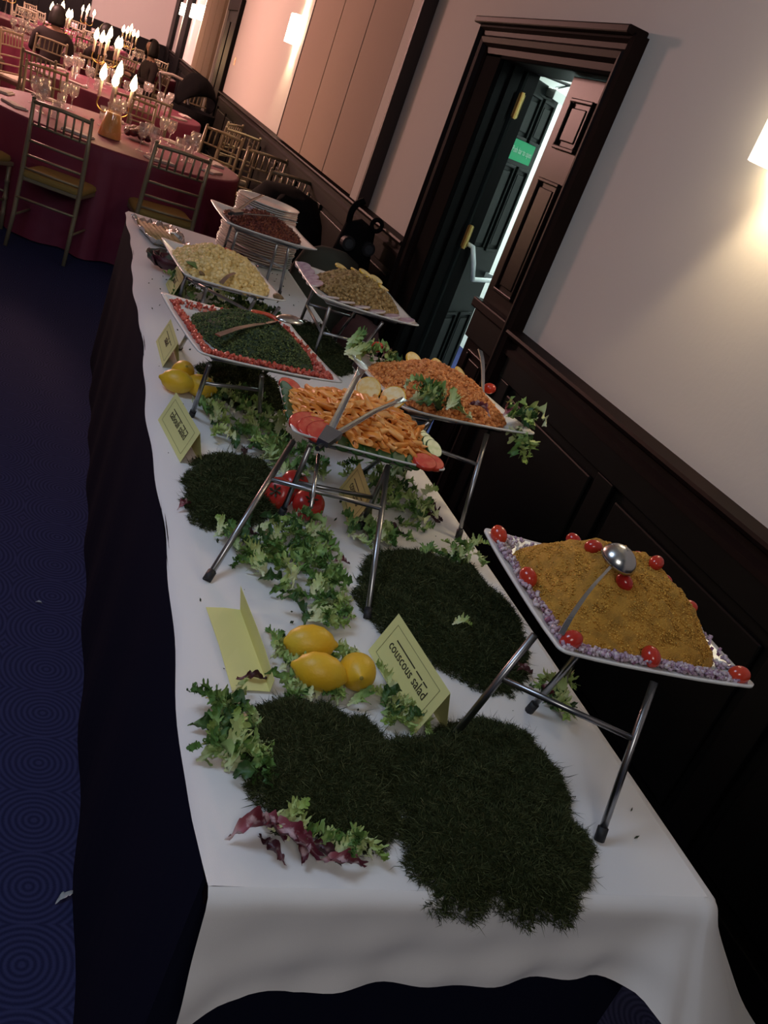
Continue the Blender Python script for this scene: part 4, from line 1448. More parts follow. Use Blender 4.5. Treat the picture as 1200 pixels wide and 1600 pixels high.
lemon('yellow lemon at the back of the front trio', (0.520, 1.185, TZ + 0.034), (1, 0.02, 0.05))
lemon('yellow lemon nearest the moss in the front trio', (0.520, 1.108, TZ + 0.034), (-1, 0.28, 0.0))
lemon('yellow lemon with its stem scar showing, wall side of the front trio', (0.590, 1.122, TZ + 0.034), (-0.25, -1, 0.45))
lemon('yellow lemon with scar facing up at the back of the aisle side trio', (0.392, 2.385, TZ + 0.036), (0.0, -0.8, 0.7))
lemon('yellow lemon lying at the aisle edge of the aisle side trio', (0.372, 2.310, TZ + 0.034), (-1, 0.25, -0.05))
lemon('yellow lemon under the parsley platter, inner one of the aisle side trio', (0.438, 2.318, TZ + 0.034), (0.8, -0.5, 0.1))

tom_me = lathe_mesh('tomato_body', [(0, -0.030), (0.018, -0.028), (0.032, -0.018), (0.039, 0.0), (0.036, 0.016), (0.024, 0.027), (0.010, 0.028), (0, 0.025)], 24, M['tomato'])
cal = MB()
for k in range(6):
    a = k * PI / 3
    cal.add([(0.002 * math.cos(a + 1.57), 0.002 * math.sin(a + 1.57), 0.027), (0.012 * math.cos(a - 0.25), 0.012 * math.sin(a - 0.25), 0.0305), (0.017 * math.cos(a), 0.017 * math.sin(a), 0.033), (0.012 * math.cos(a + 0.25), 0.012 * math.sin(a + 0.25), 0.0305)], [(0, 1, 2, 3)])
cal.tube([(0, 0, 0.025), (0.002, 0, 0.038)], 0.003, 6)


def tomato(label, loc, axis, s_=1.0):
    r = thing('tomato', label, 'tomato', loc)
    r.rotation_euler = Vector(axis).to_track_quat('Z', 'Y').to_euler()
    r.scale = (s_, s_, s_)
    obj('flesh', tom_me, None, r)
    obj('calyx', cal, M['calyx'], r, solid=0.001)


tomato('whole red tomato next to the dark moss, under the penne stand bar', (0.560, 1.745, TZ + 0.034), (-0.55, -0.75, 0.5), 0.95)
tomato('whole red tomato with dark calyx up, wall side one of the pair', (0.625, 1.715, TZ + 0.034), (-0.1, -0.55, 0.9), 0.95)
tomato('red tomato peeking out behind the pair under the penne platter', (0.612, 1.815, TZ + 0.034), (0.1, -0.3, 0.9), 0.85)
tomato('bright red tomato half hidden under the potato platter', (0.655, 3.05, TZ + 0.034), (0.3, -0.5, 0.8), 1.1)


# ------------------------------------------------------------------ moss clumps
def inside_dist(P, x, y):
    P = np.asarray(P)
    n = len(P)
    ins = np.zeros(len(x), bool)
    d = np.full(len(x), 9.0)
    for i in range(n):
        a, b = P[i], P[(i + 1) % n]
        c = (a[1] > y) != (b[1] > y)
        with np.errstate(divide='ignore', invalid='ignore'):
            xi = (b[0] - a[0]) * (y - a[1]) / (b[1] - a[1] + 1e-12) + a[0]
        ins ^= c & (x < xi)
        ab = b - a
        t = (((x - a[0]) * ab[0] + (y - a[1]) * ab[1]) / (ab @ ab)).clip(0, 1)
        d = np.minimum(d, np.hypot(x - a[0] - t * ab[0], y - a[1] - t * ab[1]))
    return ins, d


def moss(label, P, H, dens, seed, blade=(0.006, 0.019), mf='moss', wid=1.0):
    r0 = np.random.default_rng(seed)
    P = np.array(P)
    # roughen the outline
    Q = []
    for i in range(len(P)):
        a, b = P[i], P[(i + 1) % len(P)]
        m_ = max(2, int(np.linalg.norm(b - a) / 0.012))
        for k in range(m_):
            Q.append(a + (b - a) * k / m_ + r0.normal(scale=0.006, size=2))
    Q = np.array(Q)
    q_ = np.linspace(0, 2 * PI, len(Q), endpoint=False)
    wob = sum(np.sin(q_ * k + r0.uniform(0, 6.28)) * 0.0045 / (1 + 0.05 * k) for k in (5, 9, 14, 22))
    cen = Q.mean(0)
    dv = Q - cen
    Q = Q + dv / np.linalg.norm(dv, axis=1)[:, None] * wob[:, None]
    c = P.mean(0)
    root = thing('moss_clump', label, 'moss', (c[0], c[1], TZ + 0.001), 0, 'dark moss clumps on the cloth')
    mn, mx = Q.min(0), Q.max(0)

    def height(x, y, d):
        return H * 1.15 * (1 - np.exp(-d / 0.030)) * (1 + 0.32 * noise2(x, y, 38, seed)) * (0.85 + 0.26 * noise2(x, y, 150, seed + 1)) - np.maximum(0, TY0 - y) * 0.9
    g = 0.008
    gx, gy = np.meshgrid(np.arange(mn[0], mx[0] + g, g), np.arange(mn[1], mx[1] + g, g))
    ins, d = inside_dist(Q, gx.ravel(), gy.ravel())
    z = np.where(ins, height(gx.ravel(), gy.ravel(), d), 0)
    sh = gx.shape
    V = np.stack([gx.ravel() - c[0], gy.ravel() - c[1], z], 1)
    ins = ins.reshape(sh)
    F = []
    for i in range(sh[0] - 1):
        for j in range(sh[1] - 1):
            if ins[i, j] and ins[i + 1, j] and ins[i, j + 1] and ins[i + 1, j + 1]:
                k = i * sh[1] + j
                F.append((k, k + 1, k + sh[1] + 1, k + sh[1]))
    F = np.array(F)
    used, inv = np.unique(F, return_inverse=True)
    obj('moss_bed', npmesh('moss_bed', V[used], inv.reshape(F.shape), M['moss_base'], True), None, root)
    n = int(dens * (mx - mn).prod())
    x, y = r0.uniform(mn[0], mx[0], n), r0.uniform(mn[1], mx[1], n)
    ins, d = inside_dist(Q, x, y)
    x, y, d = x[ins], y[ins], d[ins]
    n = len(x)
    z = height(x, y, d) - 0.003
    # outward lean near the border, random elsewhere
    e = 0.006
    i1, d1 = inside_dist(Q, x + e, y)
    i2, d2 = inside_dist(Q, x, y + e)
    gxv, gyv = -(d1 - d) / e, -(d2 - d) / e
    lean = np.exp(-d / 0.02)[:, None]
    dirs = r0.normal(size=(n, 3)) * np.array([0.9, 0.9, 0.35]) + np.array([0, 0, 0.55])
    dirs[:, :2] += np.stack([gxv, gyv], 1) * lean * 1.3
    dirs[:, 2] -= lean[:, 0] * 0.35
    dirs /= np.linalg.norm(dirs, axis=1)[:, None]
    ln = (r0.uniform(*blade, n) * np.where(r0.uniform(size=n) < 0.04, 1.9, 1.0))[:, None]
    p0 = np.stack([x - c[0], y - c[1], z], 1)
    curl = r0.normal(size=(n, 3)) * 1.0
    p1 = p0 + dirs * ln * 0.55
    d2v = dirs + curl
    d2v[:, 2] -= 0.25
    d2v /= np.linalg.norm(d2v, axis=1)[:, None]
    p2 = p1 + d2v * ln * 0.55
    for q in (p1, p2):
        q[:, 2] = np.where(q[:, 1] + c[1] > TY0, np.maximum(q[:, 2], 0.0015), q[:, 2])
    sd = np.cross(dirs, r0.normal(size=(n, 3)))
    sd /= np.linalg.norm(sd, axis=1)[:, None] + 1e-9
    wv = r0.uniform(0.00022, 0.00062, n)[:, None] * wid
    V = np.stack([p0 - sd * wv, p0 + sd * wv, p1 - sd * wv * 1.2, p1 + sd * wv * 1.2, p2], 1).reshape(-1, 3)
    b = (np.arange(n) * 5)[:, None, None]
    F = (np.array([(0, 1, 3), (0, 3, 2), (2, 3, 4)])[None] + b).reshape(-1, 3)
    o = obj('fronds', npmesh('fronds', V, F, M[mf]), None, root)
    o['kind'] = 'stuff'
    return root


DN = 700000
moss('small dark moss clump beside the two whole tomatoes', [(0.36, 1.757), (0.385, 1.879), (0.469, 1.954), (0.579, 1.935), (0.572, 1.753), (0.545, 1.684), (0.437, 1.584), (0.372, 1.592), (0.352, 1.650)], 0.045, DN * 0.6, 21, wid=1.3)
moss('long dark moss clump under the couscous platter', [(0.679, 1.432), (0.76, 1.598), (0.884, 1.637), (1.02, 1.620), (1.045, 1.521), (1.05, 1.389), (1.02, 1.262), (0.918, 1.150), (0.838, 1.160), (0.749, 1.245), (0.675, 1.351)], 0.040, DN * 0.65, 22, wid=1.2)
moss('dark moss clump with salad leaves on its aisle side, near end', [(0.372, 0.964), (0.415, 1.040), (0.461, 1.065), (0.585, 1.040), (0.620, 0.985), (0.590, 0.811), (0.512, 0.775), (0.411, 0.810), (0.377, 0.866)], 0.045, DN, 23)
moss('largest dark moss clump, hanging towards the near end of the cloth', [(0.615, 0.985), (0.734, 1.030), (0.83, 1.070), (0.91, 1.035), (0.915, 0.948), (0.892, 0.840), (0.905, 0.795), (0.862, 0.722), (0.810, 0.690), (0.755, 0.668), (0.700, 0.700), (0.655, 0.684), (0.612, 0.700), (0.590, 0.735), (0.580, 0.800)], 0.050, DN, 24)
moss('dark moss clump at the wall side edge behind the parsley platter', [(0.86, 3.330), (1.04, 3.40), (1.068, 3.139), (1.064, 2.941), (0.954, 2.822), (0.840, 2.95)], 0.045, DN * 0.22, 25, wid=2)
moss('dark moss clump under the parsley platter', [(0.46, 2.569), (0.57, 2.642), (0.708, 2.598), (0.690, 2.36), (0.56, 2.28), (0.468, 2.40)], 0.050, DN * 0.28, 26, wid=2)


# ------------------------------------------------------------------ salad leaves
def leaf_mesh(seed, L, W, m, frill=0.5, arch=0.018, jag=0.5, n=24, cup=0.45):
    r0 = random.Random(seed)
    rows = []
    bend = r0.uniform(-0.9, 0.9)
    ph = [r0.uniform(0, 6.28) for _ in range(4)]
    f1, f2 = r0.uniform(4.5, 7), r0.uniform(9, 13)
    for i in range(n + 1):
        t = i / n
        x = L * t
        cy = bend * L * t * t * 0.5
        zc = arch * math.sin(PI * min(1, t * 1.05)) + 0.002 + 0.10 * frill * W * math.sin(9 * t + ph[0])
        wd = W * (math.sin(PI * (0.05 + 0.93 * t) ** 0.8) ** 0.7) * (0.22 + 0.78 * min(1, t * 2.4))
        row = []
        for j in range(-3, 4):
            a = j / 3
            e = abs(a)
            side = 1 if j < 0 else 2
            cut = jag * (0.5 + 0.5 * math.sin(f2 * 2 * t + ph[side])) * r0.uniform(0.5, 1.2) if e > 0.5 else 0
            if e > 0.9 and (i + side) % 2:
                cut += jag * 0.55 * r0.uniform(0.4, 1.1)
            y = wd * a * max(0.15, 1 - cut * e)
            ruf = frill * W * (e ** 1.6) * (math.sin(f1 * 2 * PI * t * 0.6 + ph[side]) * 0.8 + r0.uniform(-0.45, 0.45))
            row.append((x + e * W * (0.35 + 0.25 * math.sin(f2 * t + ph[3])) * (1 if e > 0.5 else 0.3), cy + y, zc + cup * wd * e * e + ruf))
        rows.append(row)
    lo = min(p[2] for r in rows for p in r)
    rows = [[(a_, b_, max(0.0008, c_ - lo * 0.7)) for a_, b_, c_ in r] for r in rows]
    mb = MB().grid(rows)
    me = bpy.data.meshes.new('leaf')
    me.from_pydata(mb.v, [], mb.f)
    me.polygons.foreach_set('use_smooth', [True] * len(me.polygons))
    me.materials.append(m)
    return me


def frisee_mesh(seed, L, m):
    """curly endive leaf: thin pale rib with many narrow toothed side lobes that twist and curl"""
    r0 = random.Random(seed)
    mb = MB()
    bend, arch = r0.uniform(-0.9, 0.9), r0.uniform(0.008, 0.02)

    def rib(t):
        return Vector((L * t, bend * L * t * t * 0.5, 0.002 + arch * math.sin(PI * t)))
    rows = []
    for i in range(9):
        t = i / 8
        p = rib(t)
        ww = 0.0028 * (1.1 - 0.7 * t)
        rows.append([p + Vector((0, -ww, 0.001)), p, p + Vector((0, ww, 0.001))])
    mb.grid(rows)
    n = 13
    for i in range(n):
        t = 0.12 + 0.86 * i / (n - 1)
        for sd in (-1, 1):
            if r0.random() < 0.08:
                continue
            ln = L * (0.13 + 0.20 * math.sin(PI * min(1, 0.25 + 0.7 * t))) * r0.uniform(0.7, 1.25)
            ang = r0.uniform(0.5, 1.15) * sd * (1 - 0.45 * t)
            p = rib(t)
            curl, tw = r0.uniform(-1.4, 1.9), r0.uniform(-1.3, 1.3)
            wl = 0.0042 * r0.uniform(0.7, 1.3)
            rows = []
            dirv = Vector((math.cos(ang), math.sin(ang), r0.uniform(-0.1, 0.5)))
            for k in range(6):
                f = k / 5
                sdv = Vector((-math.sin(ang), math.cos(ang), math.sin(tw * f * 2)))
                wk = wl * (1.15 - f) * (1.0 if k % 2 else 1.75) + 0.0004
                rows.append([p - sdv * wk + Vector((0, 0, 0.0014 * r0.uniform(-1, 1))), p + Vector((0, 0, -0.0006)), p + sdv * wk + Vector((0, 0, 0.0014 * r0.uniform(-1, 1)))])
                dirv = (dirv + Vector((r0.uniform(-.25, .25), r0.uniform(-.25, .25), curl * 0.22))).normalized()
                p = p + dirv * ln / 5
            mb.grid(rows)
    mb.v = [(x, y, max(0.0006, z)) for x, y, z in mb.v]
    me = bpy.data.meshes.new('endive_leaf')
    me.from_pydata(mb.v, [], mb.f)
    me.polygons.foreach_set('use_smooth', [True] * len(me.polygons))
    me.materials.append(m)
    return me


CURLY = [frisee_mesh(s_, 0.078, M['leaf_fr']) for s_ in range(8)] + [leaf_mesh(s_, 0.070, 0.019, M['leaf'], 0.75, 0.014, 0.62) for s_ in range(3)]
PALE = [frisee_mesh(120 + s_, 0.080, M['leaf_pale']) for s_ in range(6)] + [leaf_mesh(20, 0.075, 0.017, M['leaf_pale'], 0.85, 0.014, 0.70)]
DARK = [leaf_mesh(40 + s_, 0.058, 0.020, M['leaf_dark'], 0.55, 0.012, 0.42) for s_ in range(5)]
RADI = [leaf_mesh(60 + s_, 0.075, 0.0135, M['radicchio'], 0.42, 0.012, 0.12, cup=1.1) for s_ in range(5)]
RADK = [leaf_mesh(80 + s_, 0.070, 0.013, M['radi_dark'], 0.55, 0.008, 0.35, cup=0.8) for s_ in range(3)]


def rand_in(P, r0):
    P = np.array(P)
    mn, mx = P.min(0), P.max(0)
    while True:
        x, y = r0.uniform(mn[0], mx[0]), r0.uniform(mn[1], mx[1])
        ins, d = inside_dist(P, np.array([x]), np.array([y]))
        if ins[0]:
            return x, y


def put_leaf(me, name, label, group, x, y, z, rz, tilt=(0, 0), s_=1.0):
    L = 0.04 * s_
    o = obj(name, me, None, loc=(x - L * math.cos(rz), y - L * math.sin(rz), z), rot=(tilt[0], tilt[1], rz))
    o.scale = (s_, s_, s_)
    tag(o, label, 'leaf', group)
    return o


def patch(P, n, where, seed, mix=(0.50, 0.32, 0.18), zmax=0.022, smin=0.6, smax=1.05, base=TZ + 0.002):
    r0 = random.Random(seed)
    kinds = (('curly green endive leaf ', CURLY, 'endive_leaf'), ('pale yellow green endive leaf ', PALE, 'endive_leaf'), ('dark green salad leaf ', DARK, 'salad_leaf'))
    for i in range(int(n * 1.6)):
        x, y = rand_in(P, r0)
        k = r0.choices((0, 1, 2), mix)[0]
        lab, ms, nm = kinds[k]
        put_leaf(r0.choice(ms), nm, lab + where, nm.replace('_', ' ') + ' scatter ' + where, x, y, base + r0.uniform(0, zmax), r0.uniform(0, 6.28), (r0.uniform(-.5, .5), r0.uniform(-.4, .15)), r0.uniform(smin, smax) * 0.92)


patch([(0.405, 1.55), (0.46, 1.60), (0.641, 1.69), (0.642, 1.481), (0.617, 1.335), (0.56, 1.31), (0.49, 1.40), (0.42, 1.47)], 46, 'in the scatter before the two tomatoes', 1)
patch([(0.50, 1.32), (0.62, 1.36), (0.64, 1.25), (0.53, 1.28)], 9, 'between the tomatoes scatter and the front lemons', 2)
patch([(0.44, 2.33), (0.53, 2.40), (0.67, 2.33), (0.64, 2.06), (0.587, 1.907), (0.553, 1.976), (0.459, 2.023), (0.43, 2.14)], 50, 'between the tabouli card and the penne platter', 3)
patch([(0.60, 2.05), (0.74, 2.10), (0.72, 1.92), (0.60, 1.89)], 16, 'under the aisle side of the penne platter', 4)
patch([(0.78, 2.02), (0.961, 2.08), (1.025, 2.004), (1.0, 1.773), (0.90, 1.70), (0.86, 1.834)], 34, 'at the wall side between penne and bulgur stands', 5)
patch([(0.678, 1.66), (0.766, 1.70), (0.884, 1.668), (0.82, 1.64), (0.715, 1.61)], 13, 'in front of the card under the penne', 6)
patch([(0.455, 1.22), (0.491, 1.251), (0.64, 1.20), (0.655, 1.08), (0.524, 1.06), (0.445, 1.075)], 24, 'around the front lemons', 7, (0.4, 0.45, 0.15), 0.010, 0.5, 0.85)
patch([(0.322, 1.024), (0.407, 1.065), (0.405, 0.867), (0.345, 0.872), (0.322, 0.956)], 20, 'on the aisle side of the near moss', 8, (0.5, 0.35, 0.15), 0.015)
patch([(0.37, 0.83), (0.47, 0.80), (0.53, 0.772), (0.50, 0.758), (0.40, 0.80)], 9, 'on the near edge of the aisle side moss', 9, (0.3, 0.6, 0.1), 0.008, 0.55, 0.9)
patch([(0.43, 3.43), (0.47, 3.12), (0.60, 3.10), (0.80, 3.15), (0.82, 3.35), (0.60, 3.45)], 42, 'under the potato platter', 10, (0.4, 0.2, 0.4), 0.045, 0.8, 1.3)
patch([(0.966, 1.212), (1.040, 1.168), (1.013, 1.090), (0.945, 1.10)], 5, 'at the wall side corner of the long moss', 11, (0.3, 0.5, 0.2), 0.01)
patch([(0.645, 1.09), (0.70, 1.06), (0.70, 1.03), (0.63, 1.04)], 7, 'between the couscous card and the moss', 12, (0.2, 0.6, 0.2), 0.012, 0.6, 0.9)
patch([(0.85, 1.60), (1.02, 1.68), (1.05, 1.60), (0.98, 1.58)], 9, 'at the far rim of the long moss', 13, (0.4, 0.3, 0.3), 0.035)

# lettuce dressing the bulgur platter
for (u, v, n, wh, sd) in ((-0.72, 0.74, 13, 'at the far aisle corner of the red bulgur', 31), (-0.42, -0.78, 12, 'on the near aisle rim of the red bulgur', 32), (0.86, -0.78, 13, 'drooping from the wall side corner of the red bulgur', 33)):
    r0 = random.Random(sd)
    for i in range(n):
        x, y, z = F3.pt(u * F3.w / 2 + r0.uniform(-.055, .055), v * F3.d / 2 + r0.uniform(-.04, .04), 0.022 + r0.uniform(0, 0.022))
        dr = sd == 33 and i < 5
        if dr:
            x, y, z = F3.pt(0.90 * F3.w / 2 + r0.uniform(-.04, .01), -0.98 * F3.d / 2, 0.016)
        o = put_leaf(r0.choice(CURLY + DARK if i % 3 else PALE), 'lettuce_leaf', 'frilly lettuce leaf ' + wh, 'lettuce leaves ' + wh, x, y, z, r0.uniform(0, 6.28) if not dr else r0.uniform(-2.1, -1.0), (r0.uniform(-.5, .5), r0.uniform(-.5, .2) if not dr else r0.uniform(0.5, 1.0)), r0.uniform(0.8, 1.15))
for (u, v, wh) in ((-0.55, 0.80, 'in the far lettuce corner of the bulgur'), (0.66, -0.62, 'by the drooping lettuce on the bulgur'), (0.58, -0.72, 'at the near rim of the bulgur platter'), (0.10, -0.90, 'under the near rim spoon of the bulgur')):
    x, y, z = F3.pt(u * F3.w / 2, v * F3.d / 2, 0.040)
    put_leaf(random.choice(RADI), 'radicchio_leaf', 'purple radicchio piece ' + wh, 'radicchio on the bulgur', x, y, z, random.uniform(0, 6), (0.3, -0.2), 0.8)

# radicchio pieces on the cloth
RD = [(0.368, 0.790, 0.3, RADI, 1.0, 'striped purple and white, at the aisle end before the near moss'), (0.405, 0.775, -1.2, RADI, 1.1, 'broad purple with pale rib, before the near moss'),
      (0.455, 0.760, -0.6, RADK, 0.9, 'dark purple, before the near moss'), (0.475, 0.738, -0.45, RADI, 0.8, 'rolled dark purple, nearest the table end'),
      (0.392, 0.800, -0.8, RADI, 0.75, 'short and striped, tucked at the moss before the near end'), (0.430, 0.772, -1.6, RADI, 0.8, 'curled with white rib, middle of the near end group'),
      (0.385, 0.762, 2.4, RADK, 0.7, 'nearly black, under the striped piece'),
      (0.667, 1.527, 0.1, RADI, 0.55, 'small pink, alone beside the long moss'), (0.835, 1.715, -0.3, RADK, 1.1, 'dark, curled before the card under the penne'),
      (1.000, 1.860, -0.9, RADK, 1.2, 'dark and jagged, at the wall side cloth edge'), (0.980, 1.840, -0.4, RADK, 1.0, 'second dark jagged, wall side edge'), (0.345, 1.645, 0.9, RADI, 0.6, 'pink stub beside the small moss clump'),
      (0.965, 1.215, 0.2, RADI, 0.8, 'pink and white, wall side of the long moss'), (0.990, 1.150, -0.9, RADI, 0.9, 'pink striped, fanned out beside the couscous stand foot'), (0.800, 1.310, 0.6, RADI, 0.6, 'dull red, under the long moss rim by the couscous card'),
      (0.55, 2.02, 0.5, RADI, 0.7, 'purple, in the greens by the tabouli card'), (0.52, 1.99, 1.5, RADK, 0.8, 'dark, in the greens by the tabouli card'), (0.47, 1.57, 0.7, RADK, 0.8, 'dark, beside the small moss clump in the greens'),
      (0.415, 1.105, 0.1, RADK, 0.7, 'dark red, poking out under the plain card'), (1.065, 2.03, 1.0, RADK, 0.5, 'dark red scrap, at the wall side edge under the penne'),
      (0.345, 0.945, -0.6, RADK, 0.7, 'dark, among greens on the aisle side of the near moss')]
for x, y, rz, ms, s_, wh in RD:
    put_leaf(random.choice(ms), 'radicchio_leaf', 'radicchio piece, ' + wh, 'radicchio pieces on the cloth', x, y, TZ + 0.004, rz, (random.uniform(-.2, .2), -0.05), s_)
# white ribbed leaf fan by the couscous card
for i in range(5):
    put_leaf(PALE[i % 4], 'endive_leaf', 'white ribbed endive leaf in the fan before the couscous card', 'white endive fan', 0.640 + 0.012 * i, 1.050 + 0.006 * i, TZ + 0.006, -1.9 + 0.16 * i, (0.1, -0.1), 0.8)
o = put_leaf(PALE[1], 'endive_leaf', 'bright yellow green scrap lying on the long moss', None, 0.845, 1.300, TZ + 0.048, 0.6, (0.1, 0), 0.55)


# radicchio heads at the back
def head_of(label, loc, s_, inner, outer, gr):
    r = thing('radicchio', label, 'radicchio', loc, 0, gr)
    for k in range(11):
        lay = k // 4
        rad = (0.025 + 0.016 * lay) * s_
        a0 = k * 2.4
        rows = []
        for i in range(7):
            th = 0.15 + 1.35 * i / 6
            rows.append([(rad * 1.5 * math.sin(th) * math.cos(a0 + (j - 4) * 0.27) * (1 + 0.08 * random.uniform(-1, 1)), rad * 1.5 * math.sin(th) * math.sin(a0 + (j - 4) * 0.27) * (1 + 0.08 * random.uniform(-1, 1)), 0.055 * s_ * (1 - math.cos(th) * 0.9) + 0.004 * random.uniform(-1, 1) + 0.004) for j in range(9)])
        lf = obj('leaf', MB().grid(rows), inner if k % 3 else outer, r, smooth=True, solid=0.001)
    return r


M['purple_green'] = mat('green purple cabbage leaf', (0.06, 0.085, 0.06), 0.5, var=(30, (0.12, 0.03, 0.05), 0.45, 0.6))
M['purple'] = mat('dark purple leaf', (0.085, 0.012, 0.022), 0.5, var=(25, (0.05, 0.008, 0.016), 0.4, 0.6))
head_of('dark red and green radicchio head at the aisle side of the potato platter', (0.430, 3.62, TZ + 0.004), 1.1, M['purple'], M['purple_green'], 'radicchio heads')
head_of('dark radicchio head behind the potato platter, aisle side', (0.520, 3.74, TZ + 0.004), 1.0, M['purple_green'], M['purple'], 'radicchio heads')
head_of('dark purple radicchio head below the dark red salad platter', (0.735, 3.97, TZ + 0.004), 1.2, M['purple'], M['purple'], 'radicchio heads')
head_of('dark grey green radicchio head between the potato salad and the plates', (0.66, 3.72, TZ + 0.004), 1.0, M['purple_green'], M['purple_green'], 'radicchio heads')

# crumbs and scraps
cp = []
for _ in range(160):
    x, y = random.uniform(0.33, 1.04), random.uniform(0.75, 4.3)
    cp.append((x, y, TZ + 0.0035))
V, F = scatter(*OCT, np.array(cp), (0.0042, 0.0022, 0.0016), 0.4)
o = obj('leaf_crumbs', npmesh('leaf_crumbs', V, F, M['crumb']), None)
tag(o, 'tiny dark leaf crumbs strewn over the white cloth', 'crumbs', kind='stuff')
put_leaf(leaf_mesh(90, 0.06, 0.011, M['petal'], 0.2, 0.006, 0.15), 'petal', 'pale petal lying on the carpet beside the table skirt', None, 0.272, 1.315, 0.002, 0.9, (0, 0), 0.75)
put_leaf(leaf_mesh(91, 0.06, 0.016, M['petal'], 0.2, 0.006, 0.15), 'petal', 'tiny pale scrap on the carpet, farther along the aisle', None, 0.165, 2.34, 0.002, 0.2, (0, 0), 0.3)

# ------------------------------------------------------------------ banquet chairs
def knob_tube(p, q, r, rings=3):
    """bamboo style rod: straight tube with small rings"""
    P, Q = Vector(p), Vector(q)
    pts, rad = [P], [r]
    for k in range(1, rings + 1):
        t = k / (rings + 1)
        for e, f in ((-0.012, 1.0), (0.0, 1.32), (0.012, 1.0)):
            pts.append(P.lerp(Q, t) + (Q - P).normalized() * e)
            rad.append(r * f)
    return MB().tube(pts + [Q], rad + [r], 7)


def chair_parts():
    out = []
    for s in (-1, 1):
        x = 0.185 * s
        b = MB()
        b.tube([(x * 1.02, -0.235, 0), (x, -0.20, 0.22), (x, -0.19, 0.45), (x * 0.98, -0.205, 0.70), (x * 0.96, -0.235, 0.925)], [0.0125, 0.015, 0.016, 0.015, 0.012], 8)
        b.tube([(x * 0.96, -0.235, 0.925), (x * 0.96, -0.237, 0.935)], [0.015, 0.006], 8)
        out.append(('back_post', b))
    for s in (-1, 1):
        out.append(('front_leg', knob_tube((0.195 * s, 0.20, 0), (0.185 * s, 0.185, 0.43), 0.0145)))
    out.append(('top_rail', MB().tube([(-0.178, -0.232, 0.905), (0, -0.243, 0.912), (0.178, -0.232, 0.905)], 0.0125, 8)))
    for z, y in ((0.775, -0.216), (0.675, -0.204), (0.585, -0.198), (0.505, -0.193)):
        out.append(('cross_rail', MB().tube([(-0.18, y, z), (0, y - 0.008, z), (0.18, y, z)], 0.0085, 7)))
    for k in range(6):
        x = -0.128 + 0.0512 * k
        out.append(('spindle', MB().tube([(x, -0.222, 0.775), (x, -0.240, 0.905)], 0.0075, 6)))
    st = MB()
    st.add([(-0.19, -0.19, 0.425), (0.19, -0.19, 0.425), (0.205, 0.205, 0.425), (-0.205, 0.205, 0.425), (-0.19, -0.19, 0.452), (0.19, -0.19, 0.452), (0.205, 0.205, 0.452), (-0.205, 0.205, 0.452)],
           [(3, 2, 1, 0), (4, 5, 6, 7), (0, 1, 5, 4), (1, 2, 6, 5), (2, 3, 7, 6), (3, 0, 4, 7)])
    out.append(('seat', st))
    cu = MB()
    rows = []
    for r_, z in ((1.0, 0.452), (1.03, 0.468), (0.99, 0.487), (0.85, 0.497), (0.4, 0.502)):
        rows.append([(x * r_, y * r_, z) for x, y in rsq(0.395, 0.395, 0.05, 32)])
    rows = [r + [r[0]] for r in rows]
    cu.grid(rows)
    cu.add(rows[-1][:-1], [tuple(range(32))])
    out.append(('cushion', cu))
    for s in (-1, 1):
        out.append(('stretcher', MB().tube([(0.188 * s, -0.215, 0.20), (0.19 * s, 0.195, 0.20)], 0.0085, 7)))
    out.append(('stretcher', MB().tube([(-0.19, 0.196, 0.25), (0.19, 0.196, 0.25)], 0.0085, 7)))
    out.append(('stretcher', MB().tube([(-0.187, -0.205, 0.32), (0.187, -0.205, 0.32)], 0.0085, 7)))
    return out


CHP = chair_parts()
chair0 = thing('banquet_chair', 'x', 'chair', (0, 0, -9))
for nm, mb in CHP:
    obj(nm, mb, M['cushion'] if nm == 'cushion' else M['gold'], chair0, smooth=nm not in ('seat',), bevel=0.006 if nm == 'seat' else 0)
first = [True]


def place_chair(x, y, rz, label, group):
    if first[0]:
        first[0] = False
        chair0.location = (x, y, 0)
        chair0.rotation_euler = (0, 0, rz)
        tag(chair0, label, 'chair', group)
        return chair0
    return dup(chair0, (x, y, 0), rz, label, group)


# joined version for chairs too far away to show their parts
farmb, farcu = MB(), MB()
for nm, mb in CHP:
    (farcu if nm == 'cushion' else farmb).add(mb.v, mb.f)
far0 = MB().add(farmb.v, farmb.f)
nfar = len(far0.f)
far0.add(farcu.v, farcu.f)
fme = bpy.data.meshes.new('banquet_chair_far')
fme.from_pydata(far0.v, [], far0.f)
fix_normals(fme)
fme.materials.append(M['gold_far'])
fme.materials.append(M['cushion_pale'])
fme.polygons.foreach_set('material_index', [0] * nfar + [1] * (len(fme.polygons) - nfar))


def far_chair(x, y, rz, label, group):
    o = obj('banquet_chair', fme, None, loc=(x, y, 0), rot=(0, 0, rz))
    return tag(o, label, 'chair', group)


